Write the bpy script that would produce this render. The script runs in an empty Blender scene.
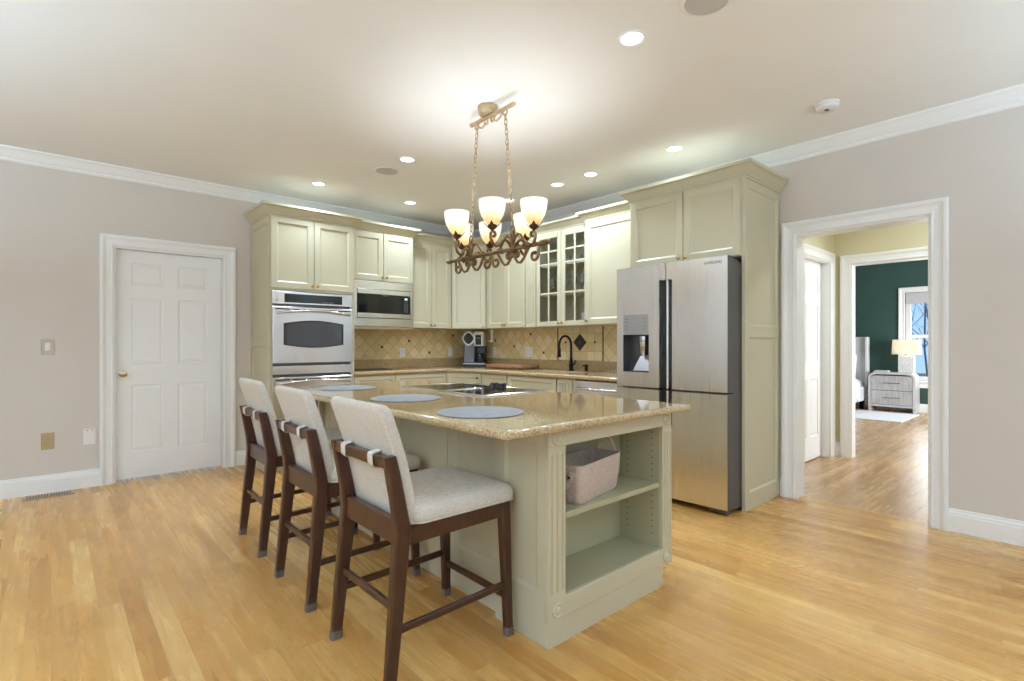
import bpy, bmesh, math, random
from mathutils import Vector, Matrix
random.seed(7)
SC = bpy.context.scene
COL = SC.collection
PI = math.pi

# ------------------------------------------------------------------ camera
EYE = 1.21
HEAD = math.atan2(578.0, 516.2)              # heading of the view, from +X
cam_d = bpy.data.cameras.new('camera')
cam_d.sensor_width = 36.0
cam_d.lens = 516.2 / 1024 * 36.0
cam_d.shift_y = 3.4 / 1024
cam_d.clip_start = 0.05
cam = bpy.data.objects.new('camera', cam_d)
cam.location = (0, 0, EYE)
cam.rotation_euler = (PI/2, 0, HEAD - PI/2)
COL.objects.link(cam)
SC.camera = cam

# ------------------------------------------------------------------ world, light, exposure
w = bpy.data.worlds.new('sky'); SC.world = w; w.use_nodes = True
bg = w.node_tree.nodes['Background']
bg.inputs['Color'].default_value = (0.42, 0.66, 1.0, 1)
bg.inputs['Strength'].default_value = 1.1
SC.view_settings.view_transform = 'Standard'
SC.view_settings.look = 'None'
SC.view_settings.exposure = 0.10
SC.view_settings.gamma = 1.0
SC.view_settings.use_curve_mapping = False
SC.cycles.use_denoising = True
SC.cycles.max_bounces = 10
SC.cycles.diffuse_bounces = 6
SC.cycles.glossy_bounces = 5
SC.cycles.transparent_max_bounces = 32
SC.cycles.sample_clamp_indirect = 6.0

def area(name, loc, direction, sx, sy, power, color=(1, 1, 1), spread=180, shape='RECTANGLE'):
    l = bpy.data.lights.new(name, 'AREA'); l.shape = shape
    l.size = sx; l.size_y = sy; l.energy = power; l.color = color; l.spread = math.radians(spread)
    o = bpy.data.objects.new(name, l); o.location = loc
    o.rotation_euler = Vector(direction).to_track_quat('-Z', 'Y').to_euler()
    COL.objects.link(o); return o
DAY = (0.88, 0.945, 1.0)
UP = 86.0
BULB, DOWN = 3.6, 8.6                     # watts per chandelier bulb and per recessed light
WIN_REAR = [(-3.3, -1.7), (-0.7, 0.9), (1.9, 3.5)]       # windows in the wall behind the camera (x ranges)
WIN_SIDE = [(-2.6, -0.8), (0.6, 2.4)]                    # windows in the wall to the camera's left (y ranges)
for a, b in WIN_REAR:
    area('window_daylight', ((a+b)/2, -3.83, 1.45), (0, 1, 0), b-a, 1.7, 9, DAY)
for a, b in WIN_SIDE:
    area('window_daylight', (-4.23, (a+b)/2, 1.45), (1, 0, 0), 1.7, b-a, 11, DAY)
# unseen uplights added behind and beside the camera to brighten the ceiling
for x, y, k in ((-2.6, -2.2, .8), (1.0, -2.6, .3), (-2.3, 2.6, 2.3), (3.2, -1.5, .7), (-1.6, .3, .9)):
    area('bowl_uplight', (x, y, 1.75), (0, 0, 1), .5, .5, UP*k, (0.545, 0.785, 1.0), shape='DISK')
area('window_daylight', (9.0, -1.43, 1.4), (0, 1, 0), 1.8, 1.5, 190, (0.90, 0.96, 1.0))  # unseen side window, added to brighten the bedroom
area('window_daylight', (11.62, 1.62, 1.25), (-1, 0, 0), 1.4, 1.0, 24, (0.93, 0.97, 1.0))

# ------------------------------------------------------------------ mesh helper
class MB:
    def __init__(s): s.v = []; s.f = []
    def add(s, vs, fs):
        n = len(s.v); s.v += [tuple(p) for p in vs]; s.f += [tuple(i+n for i in f) for f in fs]; return s
    def box(s, lo, hi, bev=0.0):
        x0, y0, z0 = [min(a, b) for a, b in zip(lo, hi)]; x1, y1, z1 = [max(a, b) for a, b in zip(lo, hi)]
        b = min(bev, (x1-x0)*.45, (y1-y0)*.45, (z1-z0)*.45)
        if b <= 1e-6:
            vs = [(x, y, z) for x in (x0, x1) for y in (y0, y1) for z in (z0, z1)]
            return s.add(vs, [(0,1,3,2),(4,6,7,5),(0,4,5,1),(2,3,7,6),(0,2,6,4),(1,5,7,3)])
        vs = []; idx = {}
        for i in (0, 1):
            for j in (0, 1):
                for k in (0, 1):
                    X = (x0, x1)[i]; Y = (y0, y1)[j]; Z = (z0, z1)[k]
                    dx = b*(1-2*i); dy = b*(1-2*j); dz = b*(1-2*k)
                    for a, p in (('x', (X, Y+dy, Z+dz)), ('y', (X+dx, Y, Z+dz)), ('z', (X+dx, Y+dy, Z))):
                        idx[(i, j, k, a)] = len(vs); vs.append(p)
        g = lambda i, j, k, a: idx[(i, j, k, a)]
        fs = []
        for i in (0, 1): fs.append((g(i,0,0,'x'), g(i,1,0,'x'), g(i,1,1,'x'), g(i,0,1,'x')))
        for j in (0, 1): fs.append((g(0,j,0,'y'), g(1,j,0,'y'), g(1,j,1,'y'), g(0,j,1,'y')))
        for k in (0, 1): fs.append((g(0,0,k,'z'), g(1,0,k,'z'), g(1,1,k,'z'), g(0,1,k,'z')))
        for i in (0, 1):
            for j in (0, 1): fs.append((g(i,j,0,'x'), g(i,j,1,'x'), g(i,j,1,'y'), g(i,j,0,'y')))
        for i in (0, 1):
            for k in (0, 1): fs.append((g(i,0,k,'x'), g(i,1,k,'x'), g(i,1,k,'z'), g(i,0,k,'z')))
        for j in (0, 1):
            for k in (0, 1): fs.append((g(0,j,k,'y'), g(1,j,k,'y'), g(1,j,k,'z'), g(0,j,k,'z')))
        for i in (0, 1):
            for j in (0, 1):
                for k in (0, 1): fs.append((g(i,j,k,'x'), g(i,j,k,'y'), g(i,j,k,'z')))
        return s.add(vs, fs)
    def loft(s, loops, caps=True, closed=False):
        n = len(loops[0]); vs = [p for l in loops for p in l]; fs = []
        m = len(loops)
        for a in range(m if closed else m-1):
            b = (a+1) % m
            for i in range(n):
                j = (i+1) % n
                fs.append((a*n+i, a*n+j, b*n+j, b*n+i))
        if caps and not closed:
            fs.append(tuple(range(n))); fs.append(tuple((m-1)*n+i for i in range(n)))
        return s.add(vs, fs)
    def prism(s, poly, to3, d0, d1):
        return s.loft([[to3(a, b, d0) for a, b in poly], [to3(a, b, d1) for a, b in poly]])
    def tube(s, pts, r, n=8, closed=False, flat=1.0):
        pts = [Vector(p) for p in pts]; m = len(pts); loops = []
        rr = r if isinstance(r, (list, tuple)) else [r]*m
        up = None
        for i, p in enumerate(pts):
            if closed: t = pts[(i+1) % m] - pts[i-1]
            else: t = pts[min(i+1, m-1)] - pts[max(i-1, 0)]
            t.normalize()
            if up is None:
                up = Vector((0, 0, 1)) if abs(t.z) < .9 else Vector((1, 0, 0))
            u = (up - t*up.dot(t)); u.normalize(); v = t.cross(u); up = u
            loops.append([p + (u*math.cos(2*PI*k/n) + v*math.sin(2*PI*k/n)*flat)*rr[i] for k in range(n)])
        return s.loft(loops, not closed, closed)
    def lathe(s, prof, c=(0, 0, 0), n=24, axis='z', closed=False):
        loops = []
        for r, h in prof:
            l = []
            for k in range(n):
                a = 2*PI*k/n; p = (r*math.cos(a), r*math.sin(a), h)
                if axis == 'y': p = (p[0], h, p[1])
                if axis == 'x': p = (h, p[0], p[1])
                l.append((c[0]+p[0], c[1]+p[1], c[2]+p[2]))
            loops.append(l)
        return s.loft(loops, not closed, closed)
    def sphere(s, c, r, n=12, sc=(1, 1, 1)):
        pr = [(max(1e-4, r*math.sin(PI*i/n)), -r*math.cos(PI*i/n)) for i in range(n+1)]
        k = len(s.v); s.lathe(pr, (0, 0, 0), n*2)
        for i in range(k, len(s.v)):
            p = s.v[i]; s.v[i] = (c[0]+p[0]*sc[0], c[1]+p[1]*sc[1], c[2]+p[2]*sc[2])
        return s
    def sweep(s, path, prof, to3, closed=False):
        """path: 2D points; prof: (o, d) with o along the path's left normal and d out of the plane."""
        m = len(path); loops = []
        for i in range(m):
            p = Vector(path[i])
            if closed or 0 < i < m-1:
                d1 = (p - Vector(path[i-1])).normalized(); d2 = (Vector(path[(i+1) % m]) - p).normalized()
                n1 = Vector((-d1.y, d1.x)); n2 = Vector((-d2.y, d2.x))
                b = (n1+n2); b = b / max(1e-6, b.dot(n1))
            else:
                d = (Vector(path[1])-p if i == 0 else p-Vector(path[i-1])).normalized(); b = Vector((-d.y, d.x))
            loops.append([to3(p.x+b.x*o, p.y+b.y*o, d_) for o, d_ in prof])
        return s.loft(loops, not closed, closed)
    def slab(s, x0, z0, x1, z1, t, cells, rings, back=0.0, bev=0.003):
        """front (at y=-t) of a slab standing in the xz plane, back at y=-back; cells are sunk panels; rings (inset, depth)."""
        e = bev
        ox = (x0+e, x1-e); oz = (z0+e, z1-e)
        xs = sorted({ox[0], ox[1]} | {c[0] for c in cells} | {c[2] for c in cells})
        zs = sorted({oz[0], oz[1]} | {c[1] for c in cells} | {c[3] for c in cells})
        base = len(s.v)
        s.v += [(x, -t, z) for x in xs for z in zs]
        I = lambda i, j: base + i*len(zs) + j
        def cell_at(x, z):
            for k, c in enumerate(cells):
                if c[0] < x < c[2] and c[1] < z < c[3]: return k
            return -1
        for i in range(len(xs)-1):
            for j in range(len(zs)-1):
                if cell_at((xs[i]+xs[i+1])/2, (zs[j]+zs[j+1])/2) < 0:
                    s.f.append((I(i, j), I(i+1, j), I(i+1, j+1), I(i, j+1)))
        for c in cells:
            prev = None
            for ins, dep in [(0, 0)] + list(rings):
                q = [(c[0]+ins, -t+dep, c[1]+ins), (c[2]-ins, -t+dep, c[1]+ins), (c[2]-ins, -t+dep, c[3]-ins), (c[0]+ins, -t+dep, c[3]-ins)]
                n = len(s.v); s.v += q
                if prev is not None:
                    for k in range(4): s.f.append((prev+k, prev+(k+1) % 4, n+(k+1) % 4, n+k))
                prev = n
            s.f.append((prev, prev+1, prev+2, prev+3))
        # chamfer, sides and back
        r = [[(ox[0], -t, oz[0]), (ox[1], -t, oz[0]), (ox[1], -t, oz[1]), (ox[0], -t, oz[1])],
             [(x0, -t+e, z0), (x1, -t+e, z0), (x1, -t+e, z1), (x0, -t+e, z1)],
             [(x0, -back, z0), (x1, -back, z0), (x1, -back, z1), (x0, -back, z1)]]
        n = len(s.v); s.v += [p for l in r for p in l]
        for a in range(2):
            for k in range(4):
                j = (k+1) % 4; s.f.append((n+a*4+k, n+a*4+j, n+a*4+4+j, n+a*4+4+k))
        s.f.append((n+8, n+9, n+10, n+11))
        return s
    def warp(s, fn, start=0):
        for i in range(start, len(s.v)): s.v[i] = tuple(fn(*s.v[i]))
        return s
    def build(s, name, mat, parent=None, smooth=None, loc=None, rot=None):
        me = bpy.data.meshes.new(name)
        bm = bmesh.new()
        vs = [bm.verts.new(p) for p in s.v]
        for f in s.f:
            q = []
            for i in f:
                if vs[i] not in q: q.append(vs[i])
            if len(q) > 2:
                try: bm.faces.new(q)
                except ValueError: pass
        bmesh.ops.remove_doubles(bm, verts=bm.verts, dist=1e-5)
        bmesh.ops.recalc_face_normals(bm, faces=bm.faces)
        bm.to_mesh(me); bm.free()
        if smooth is not None:
            for p in me.polygons: p.use_smooth = True
            me.set_sharp_from_angle(angle=math.radians(smooth))
        me.materials.append(mat)
        o = bpy.data.objects.new(name, me); COL.objects.link(o)
        if parent: o.parent = parent
        if loc: o.location = loc
        if rot is not None: o.rotation_euler = (0, 0, rot)
        return o

def tag(o, label=None, cat=None, group=None, kind=None):
    if label: o['label'] = label
    if cat: o['category'] = cat
    if group: o['group'] = group
    if kind: o['kind'] = kind
    return o
def thing(name, label, cat, loc=(0, 0, 0), rz=0.0, group=None):
    o = bpy.data.objects.new(name, None); o.empty_display_size = .05; COL.objects.link(o)
    o.location = loc; o.rotation_euler = (0, 0, rz)
    return tag(o, label, cat, group)
def struct(name, mb, mat, smooth=None, parent=None):
    o = mb.build(name, mat, parent, smooth)
    if not parent: o['kind'] = 'structure'
    return o
def copy_tree(o, parent=None):
    c = o.copy(); COL.objects.link(c)
    if parent: c.parent = parent
    for ch in list(o.children): copy_tree(ch, c)
    return c
XZ = lambda a, b, d: (a, d, b)
XY = lambda a, b, d: (a, b, d)

# ------------------------------------------------------------------ materials
def srgb(r, g, b):
    f = lambda c: (c/255/12.92) if c/255 <= .04045 else ((c/255+.055)/1.055)**2.4
    return (f(r), f(g), f(b), 1)
def mat(name, col, rough=.5, metal=0.0, spec=.5, coat=0.0):
    m = bpy.data.materials.new(name); m.use_nodes = True
    p = m.node_tree.nodes['Principled BSDF']
    p.inputs['Base Color'].default_value = col; p.inputs['Roughness'].default_value = rough
    p.inputs['Metallic'].default_value = metal; p.inputs['Specular IOR Level'].default_value = spec
    p.inputs['Coat Weight'].default_value = coat; p.inputs['Coat Roughness'].default_value = .08
    return m
def N(m, t, **kw):
    n = m.node_tree.nodes.new(t)
    for k, v in kw.items(): setattr(n, k, v)
    return n
def L(m, a, b): m.node_tree.links.new(a, b)
def P(m): return m.node_tree.nodes['Principled BSDF']
def math_n(m, op, a, b=None, c=None):
    n = N(m, 'ShaderNodeMath', operation=op)
    for i, x in enumerate((a, b, c)):
        if x is None: continue
        if isinstance(x, (int, float)): n.inputs[i].default_value = x
        else: L(m, x, n.inputs[i])
    return n.outputs[0]
def coords(m, kind='Object', scale=(1, 1, 1), rot=(0, 0, 0)):
    tc = N(m, 'ShaderNodeTexCoord'); mp = N(m, 'ShaderNodeMapping')
    L(m, tc.outputs[kind], mp.inputs['Vector']); mp.inputs['Scale'].default_value = scale; mp.inputs['Rotation'].default_value = rot
    return mp.outputs['Vector']
def noise(m, vec, scale, detail=3, rough=.55, dist=0.0):
    n = N(m, 'ShaderNodeTexNoise'); L(m, vec, n.inputs['Vector'])
    n.inputs['Scale'].default_value = scale; n.inputs['Detail'].default_value = detail
    n.inputs['Roughness'].default_value = rough; n.inputs['Distortion'].default_value = dist
    return n.outputs['Fac']
def ramp(m, fac, stops):
    r = N(m, 'ShaderNodeValToRGB'); L(m, fac, r.inputs['Fac']); e = r.color_ramp.elements
    while len(e) < len(stops): e.new(.5)
    for q, (pos, c) in zip(e, stops): q.position = pos; q.color = c
    return r.outputs['Color']
def mix(m, fac, a, b, mode='MIX'):
    n = N(m, 'ShaderNodeMix', data_type='RGBA', blend_type=mode)
    if isinstance(fac, (int, float)): n.inputs[0].default_value = fac
    else: L(m, fac, n.inputs[0])
    for i, x in ((6, a), (7, b)):
        if isinstance(x, tuple): n.inputs[i].default_value = x
        else: L(m, x, n.inputs[i])
    return n.outputs[2]
def bump(m, h, strength=.1, dist=.01):
    b = N(m, 'ShaderNodeBump'); L(m, h, b.inputs['Height']); b.inputs['Strength'].default_value = strength
    b.inputs['Distance'].default_value = dist; L(m, b.outputs['Normal'], P(m).inputs['Normal'])
def mottled(name, c1, c2, scale, rough, **kw):
    m = mat(name, c1, rough, **kw); v = coords(m)
    L(m, ramp(m, noise(m, v, scale, 4), [(.3, c1), (.7, c2)]), P(m).inputs['Base Color']); return m

M_wall = mottled('greige_wall_paint', srgb(209, 201, 193), srgb(212, 204, 196), 3, .75, spec=.3)
M_ceil = mottled('ceiling_paint', srgb(238, 238, 238), srgb(240, 240, 240), 2, .85, spec=.2)
M_trim = mottled('white_trim_paint', srgb(238, 238, 238), srgb(240, 240, 240), 5, .35)
M_yellow = mottled('pale_yellow_paint', srgb(213, 205, 172), srgb(216, 208, 176), 3, .75, spec=.3)
M_green = mottled('dark_green_paint', srgb(56, 82, 77), srgb(59, 86, 81), 3, .75, spec=.3)
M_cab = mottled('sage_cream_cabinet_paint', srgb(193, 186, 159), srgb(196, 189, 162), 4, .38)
M_cab_shade = mottled('cabinet_interior_paint', srgb(172, 166, 134), srgb(176, 170, 139), 4, .5)  # cabinet paint darkened to put shade into the island bookcase
M_white = mat('white_plastic', srgb(232, 231, 228), .4)
M_black = mat('black_plastic', srgb(22, 22, 23), .35)
M_dark = mat('dark_gap', srgb(12, 12, 12), .8)
M_bglass = mat('black_glass', srgb(14, 14, 15), .06, spec=.6)
M_brass = mat('polished_brass', srgb(200, 168, 96), .22, metal=1)
M_nickel = mat('satin_brass_nickel', srgb(196, 184, 150), .25, metal=1)
M_bronze = mottled('antique_bronze', srgb(104, 80, 52), srgb(142, 114, 78), 40, .38, metal=.6)
M_bronze_lit = mottled('pale_gilt_bronze', srgb(176, 152, 118), srgb(196, 174, 142), 40, .42, metal=.35)  # same bronze, lightened for the bulbs' glare on canopy and chains
M_bronze_d = mottled('dark_bronze', srgb(66, 48, 32), srgb(92, 70, 44), 40, .45, metal=.6)
M_iron = mat('oil_rubbed_bronze', srgb(38, 32, 30), .3, metal=.8)
M_walnut = mat('dark_walnut', srgb(74, 40, 26), .32)
_v = coords(M_walnut, scale=(14, 14, 3))
L(M_walnut, ramp(M_walnut, noise(M_walnut, _v, 4, 5, .6, .6), [(.3, srgb(52, 28, 17)), (.7, srgb(76, 43, 27))]), P(M_walnut).inputs['Base Color'])
M_felt = mat('grey_felt', srgb(104, 92, 85), .9)

def fabric(name, c1, c2, c3, sc=260):
    m = mat(name, c1, .9, spec=.2); v = coords(m)
    a = noise(m, coords(m, scale=(1, 1, .12)), sc, 2); b = noise(m, coords(m, scale=(.12, .12, 1)), sc, 2)
    s = math_n(m, 'MULTIPLY', math_n(m, 'ADD', a, b), .5)
    col = ramp(m, s, [(.36, c1), (.5, c2), (.64, c3)])
    L(m, col, P(m).inputs['Base Color']); bump(m, s, .25, .002)
    P(m).inputs['Sheen Weight'].default_value = .15
    return m
M_linen = fabric('oatmeal_linen', srgb(188, 179, 166), srgb(204, 196, 185), srgb(214, 207, 197), 420)
M_strap = fabric('pale_linen_strap', srgb(196, 188, 178), srgb(212, 205, 196), srgb(222, 216, 208))
M_basket = fabric('taupe_felt', srgb(176, 158, 146), srgb(192, 175, 163), srgb(204, 188, 176))
M_matgrey = fabric('grey_placemat_weave', srgb(132, 133, 136), srgb(142, 143, 147), srgb(152, 153, 157))
M_bedding = mottled('white_bedding', srgb(226, 228, 232), srgb(236, 238, 242), 8, .9, spec=.2)
M_headb = fabric('light_grey_upholstery', srgb(214, 214, 216), srgb(222, 222, 224), srgb(230, 230, 232))
M_rug = fabric('white_rug_pile', srgb(206, 209, 216), srgb(222, 225, 231), srgb(236, 238, 242), 120)

def steel(name, c, rough, axis):
    m = mat(name, c, rough, metal=1.0)
    s = {'z': (420, 420, 1.5), 'x': (1.5, 420, 420)}[axis]
    h = noise(m, coords(m, scale=s), 1.0, 2)
    L(m, math_n(m, 'MULTIPLY_ADD', h, .16, rough-.07), P(m).inputs['Roughness'])
    bump(m, h, .004, .002)
    return m
M_steel = steel('brushed_stainless', srgb(226, 225, 223), .29, 'z')
M_steel_h = steel('brushed_stainless_wide', srgb(228, 227, 226), .20, 'x')
M_steel_d = mat('dark_grey_appliance_side', srgb(94, 93, 94), .45, metal=.3)
M_chrome = mat('bright_steel', srgb(214, 214, 216), .12, metal=1)

# honey oak strip floor, boards along the object's own y
def plank_mat(name, along_x, wid, tones):
    m = mat(name, tones[0], .3)
    tc = N(m, 'ShaderNodeTexCoord'); sp = N(m, 'ShaderNodeSeparateXYZ'); L(m, tc.outputs['Object'], sp.inputs[0])
    X, Y = (sp.outputs[1], sp.outputs[0]) if along_x else (sp.outputs[0], sp.outputs[1])
    xr = math_n(m, 'DIVIDE', X, wid); row = math_n(m, 'FLOOR', xr); fx = math_n(m, 'FRACT', xr)
    wn = N(m, 'ShaderNodeTexWhiteNoise', noise_dimensions='1D'); L(m, row, wn.inputs['W'])
    yr = math_n(m, 'ADD', math_n(m, 'DIVIDE', Y, 1.05), math_n(m, 'MULTIPLY', wn.outputs['Value'], 13.7))
    pl = math_n(m, 'FLOOR', yr); fy = math_n(m, 'FRACT', yr)
    cb = N(m, 'ShaderNodeCombineXYZ'); L(m, row, cb.inputs[0]); L(m, pl, cb.inputs[1])
    wn2 = N(m, 'ShaderNodeTexWhiteNoise', noise_dimensions='3D'); L(m, cb.outputs[0], wn2.inputs['Vector'])
    base = ramp(m, wn2.outputs['Value'], [(i/(len(tones)-1), c) for i, c in enumerate(tones)])
    # grain: long soft figure, a little mottling and fine dark pores
    def gvec(ax, ay):
        gx = N(m, 'ShaderNodeCombineXYZ')
        L(m, math_n(m, 'MULTIPLY', X, ax), gx.inputs[0]); L(m, math_n(m, 'MULTIPLY', Y, ay), gx.inputs[1])
        L(m, math_n(m, 'MULTIPLY', wn2.outputs['Value'], 40), gx.inputs[2]); return gx.outputs[0]
    g = noise(m, gvec(26, 1.6), 1.0, 3, .5, .5)
    pores = noise(m, gvec(150, 9), 1.0, 2, .5)
    mot = noise(m, gvec(5, 2.5), 1.0, 2, .5)
    col = mix(m, .75, base, ramp(m, g, [(.3, (.86, .80, .70, 1)), (.52, (1, 1, 1, 1)), (.75, (1.04, 1.02, .98, 1))]), 'MULTIPLY')
    col = mix(m, .7, col, ramp(m, mot, [(.3, (.90, .87, .82, 1)), (.7, (1.03, 1.02, 1.0, 1))]), 'MULTIPLY')
    col = mix(m, .6, col, ramp(m, pores, [(.28, (.70, .64, .56, 1)), (.38, (1, 1, 1, 1))]), 'MULTIPLY')
    ex = math_n(m, 'LESS_THAN', fx, .030); ey = math_n(m, 'LESS_THAN', fy, .0022)
    edge = math_n(m, 'MAXIMUM', ex, ey)
    dark = tuple(c*.62 for c in tones[1][:3]) + (1,)
    col = mix(m, math_n(m, 'MULTIPLY', edge, .75), col, dark)
    L(m, col, P(m).inputs['Base Color'])
    L(m, math_n(m, 'MULTIPLY_ADD', g, .12, .21), P(m).inputs['Roughness'])
    bump(m, math_n(m, 'SUBTRACT', math_n(m, 'MULTIPLY', g, .15), edge), .12, .002)
    return m
M_floor = plank_mat('honey_oak_boards', False, .083, [srgb(192, 142, 76), srgb(206, 158, 90), srgb(198, 149, 82), srgb(221, 178, 110), srgb(180, 128, 64), srgb(210, 164, 98), srgb(201, 153, 86)])
M_floor2 = plank_mat('oak_hallway_boards', True, .083, [srgb(186, 148, 104), srgb(200, 163, 118), srgb(178, 138, 96), srgb(208, 173, 128), srgb(192, 154, 109)])

def granite(name, tones, rough=.07, sc=1.0):
    m = mat(name, tones[0], rough, spec=.5, coat=.3); v = coords(m)
    vo = N(m, 'ShaderNodeTexVoronoi'); L(m, v, vo.inputs['Vector']); vo.inputs['Scale'].default_value = 210*sc
    sep = N(m, 'ShaderNodeSeparateColor'); L(m, vo.outputs['Color'], sep.inputs[0])
    c = ramp(m, sep.outputs[0], [(0, tones[3]), (.14, tones[1]), (.45, tones[0]), (.75, tones[2]), (1, tones[4])])
    n2 = noise(m, v, 55*sc, 4, .6)
    c = mix(m, math_n(m, 'MULTIPLY', n2, .55), c, tones[0])
    n3 = noise(m, v, 7*sc, 3, .6)
    c = mix(m, .35, c, ramp(m, n3, [(.3, (.82, .80, .78, 1)), (.7, (1, 1, 1, 1))]), 'MULTIPLY')
    L(m, c, P(m).inputs['Base Color'])
    return m
M_granite = granite('tan_granite', [srgb(186, 160, 118), srgb(158, 130, 90), srgb(206, 184, 144), srgb(104, 80, 54), srgb(222, 206, 176)])
M_granite2 = granite('brown_granite', [srgb(168, 142, 100), srgb(140, 112, 74), srgb(190, 164, 122), srgb(88, 66, 42), srgb(206, 184, 148)])

def tile_mat(name, diag, size):
    m = mat(name, srgb(222, 200, 152), .35)
    tc = N(m, 'ShaderNodeTexCoord'); sp = N(m, 'ShaderNodeSeparateXYZ'); L(m, tc.outputs['Object'], sp.inputs[0])
    x, z = sp.outputs[0], sp.outputs[2]
    if diag:
        u = math_n(m, 'DIVIDE', math_n(m, 'ADD', x, z), size*math.sqrt(2)); v = math_n(m, 'DIVIDE', math_n(m, 'SUBTRACT', x, z), size*math.sqrt(2))
    else:
        u = math_n(m, 'DIVIDE', x, size); v = math_n(m, 'DIVIDE', z, size)
    cb = N(m, 'ShaderNodeCombineXYZ'); L(m, math_n(m, 'FLOOR', u), cb.inputs[0]); L(m, math_n(m, 'FLOOR', v), cb.inputs[1])
    wn = N(m, 'ShaderNodeTexWhiteNoise', noise_dimensions='3D'); L(m, cb.outputs[0], wn.inputs['Vector'])
    c = ramp(m, wn.outputs['Value'], [(0, srgb(214, 188, 136)), (.5, srgb(226, 203, 154)), (1, srgb(236, 218, 176))])
    nz = noise(m, coords(m), 28, 4)
    c = mix(m, .5, c, ramp(m, nz, [(.3, (.88, .84, .76, 1)), (.7, (1, 1, 1, 1))]), 'MULTIPLY')
    fu = math_n(m, 'FRACT', u); fv = math_n(m, 'FRACT', v)
    g = math_n(m, 'MAXIMUM', math_n(m, 'GREATER_THAN', math_n(m, 'ABSOLUTE', math_n(m, 'SUBTRACT', fu, .5)), .482), math_n(m, 'GREATER_THAN', math_n(m, 'ABSOLUTE', math_n(m, 'SUBTRACT', fv, .5)), .482))
    c = mix(m, g, c, srgb(172, 148, 104))
    L(m, c, P(m).inputs['Base Color']); bump(m, math_n(m, 'SUBTRACT', 1.0, g), .3, .002)
    return m
TS = .1043
M_tile_d = tile_mat('cream_diagonal_tile', True, TS)
M_tile_s = tile_mat('cream_square_tile', False, .1)
M_accent = mottled('dark_brown_tile', srgb(48, 34, 26), srgb(70, 50, 38), 60, .3)

def emis(name, col, s):
    m = mat(name, col, .5); P(m).inputs['Emission Color'].default_value = col; P(m).inputs['Emission Strength'].default_value = s; return m
M_lamp = emis('downlight_lens', (1, .97, .92, 1), 6.0)
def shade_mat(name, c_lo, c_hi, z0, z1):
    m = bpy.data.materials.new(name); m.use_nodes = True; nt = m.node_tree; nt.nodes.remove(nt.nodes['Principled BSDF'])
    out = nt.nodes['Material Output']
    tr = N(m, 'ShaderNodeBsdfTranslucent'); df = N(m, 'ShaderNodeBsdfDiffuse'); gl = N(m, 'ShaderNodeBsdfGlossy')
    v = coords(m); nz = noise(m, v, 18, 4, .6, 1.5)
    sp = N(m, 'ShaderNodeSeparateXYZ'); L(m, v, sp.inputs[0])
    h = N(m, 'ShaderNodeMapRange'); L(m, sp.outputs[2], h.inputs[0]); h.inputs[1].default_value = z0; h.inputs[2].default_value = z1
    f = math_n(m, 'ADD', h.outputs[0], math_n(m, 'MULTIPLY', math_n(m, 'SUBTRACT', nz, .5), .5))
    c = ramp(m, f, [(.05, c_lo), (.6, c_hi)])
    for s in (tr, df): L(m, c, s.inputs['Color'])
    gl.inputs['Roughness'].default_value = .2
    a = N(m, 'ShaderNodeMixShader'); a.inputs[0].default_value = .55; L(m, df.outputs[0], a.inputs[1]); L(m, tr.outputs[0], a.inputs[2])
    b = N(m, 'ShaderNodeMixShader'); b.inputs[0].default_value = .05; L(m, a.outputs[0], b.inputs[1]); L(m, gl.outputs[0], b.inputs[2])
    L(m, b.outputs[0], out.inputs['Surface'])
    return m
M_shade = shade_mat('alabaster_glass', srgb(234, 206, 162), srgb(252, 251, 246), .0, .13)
M_lshade = shade_mat('cream_lamp_shade', srgb(236, 230, 216), srgb(240, 236, 224), -1, 0)
def glass_mat(name, col=(1, 1, 1, 1), rough=0.0, refl=.12):
    m = bpy.data.materials.new(name); m.use_nodes = True; nt = m.node_tree; nt.nodes.remove(nt.nodes['Principled BSDF'])
    t = N(m, 'ShaderNodeBsdfTransparent'); t.inputs[0].default_value = col; g = N(m, 'ShaderNodeBsdfGlossy'); g.inputs['Roughness'].default_value = rough
    fr = N(m, 'ShaderNodeLayerWeight'); fr.inputs[0].default_value = refl
    x = N(m, 'ShaderNodeMixShader'); L(m, fr.outputs['Fresnel'], x.inputs[0]); L(m, t.outputs[0], x.inputs[1]); L(m, g.outputs[0], x.inputs[2])
    L(m, x.outputs[0], nt.nodes['Material Output'].inputs['Surface']); return m
M_pane = glass_mat('clear_pane', (.98, .985, .985, 1), 0.0, .10)
M_crystal = glass_mat('drinking_glass', (.95, .97, .97, 1), 0.02, .22)
_nt = M_crystal.node_tree; _o = _nt.nodes['Material Output']; _x = _o.inputs['Surface'].links[0].from_socket
_d = N(M_crystal, 'ShaderNodeBsdfDiffuse'); _d.inputs['Color'].default_value = (.85, .88, .88, 1); _m = N(M_crystal, 'ShaderNodeMixShader'); _m.inputs[0].default_value = .10
L(M_crystal, _x, _m.inputs[1]); L(M_crystal, _d.outputs[0], _m.inputs[2]); L(M_crystal, _m.outputs[0], _o.inputs['Surface'])

# ------------------------------------------------------------------ the room shell
YW, XW, CZ = 5.64, 4.345, 2.74
XB, YB = -4.2, -3.8
struct('floor', MB().box((XB-.3, YB-.3, -.12), (XW+.085, YW+.12, 0)), M_floor)
struct('floor_hallway', MB().box((XW+.085, -1.6, -.12), (12.0, 5.0, 0)), M_floor2)
struct('ceiling', MB().box((XB-.2, YB-.2, CZ), (XW+.17, YW+.12, CZ+.12)), M_ceil)
struct('ceiling_hallway', MB().box((XW+.17, -1.6, CZ), (11.75, 5.0, CZ+.12)), M_ceil)

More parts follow.
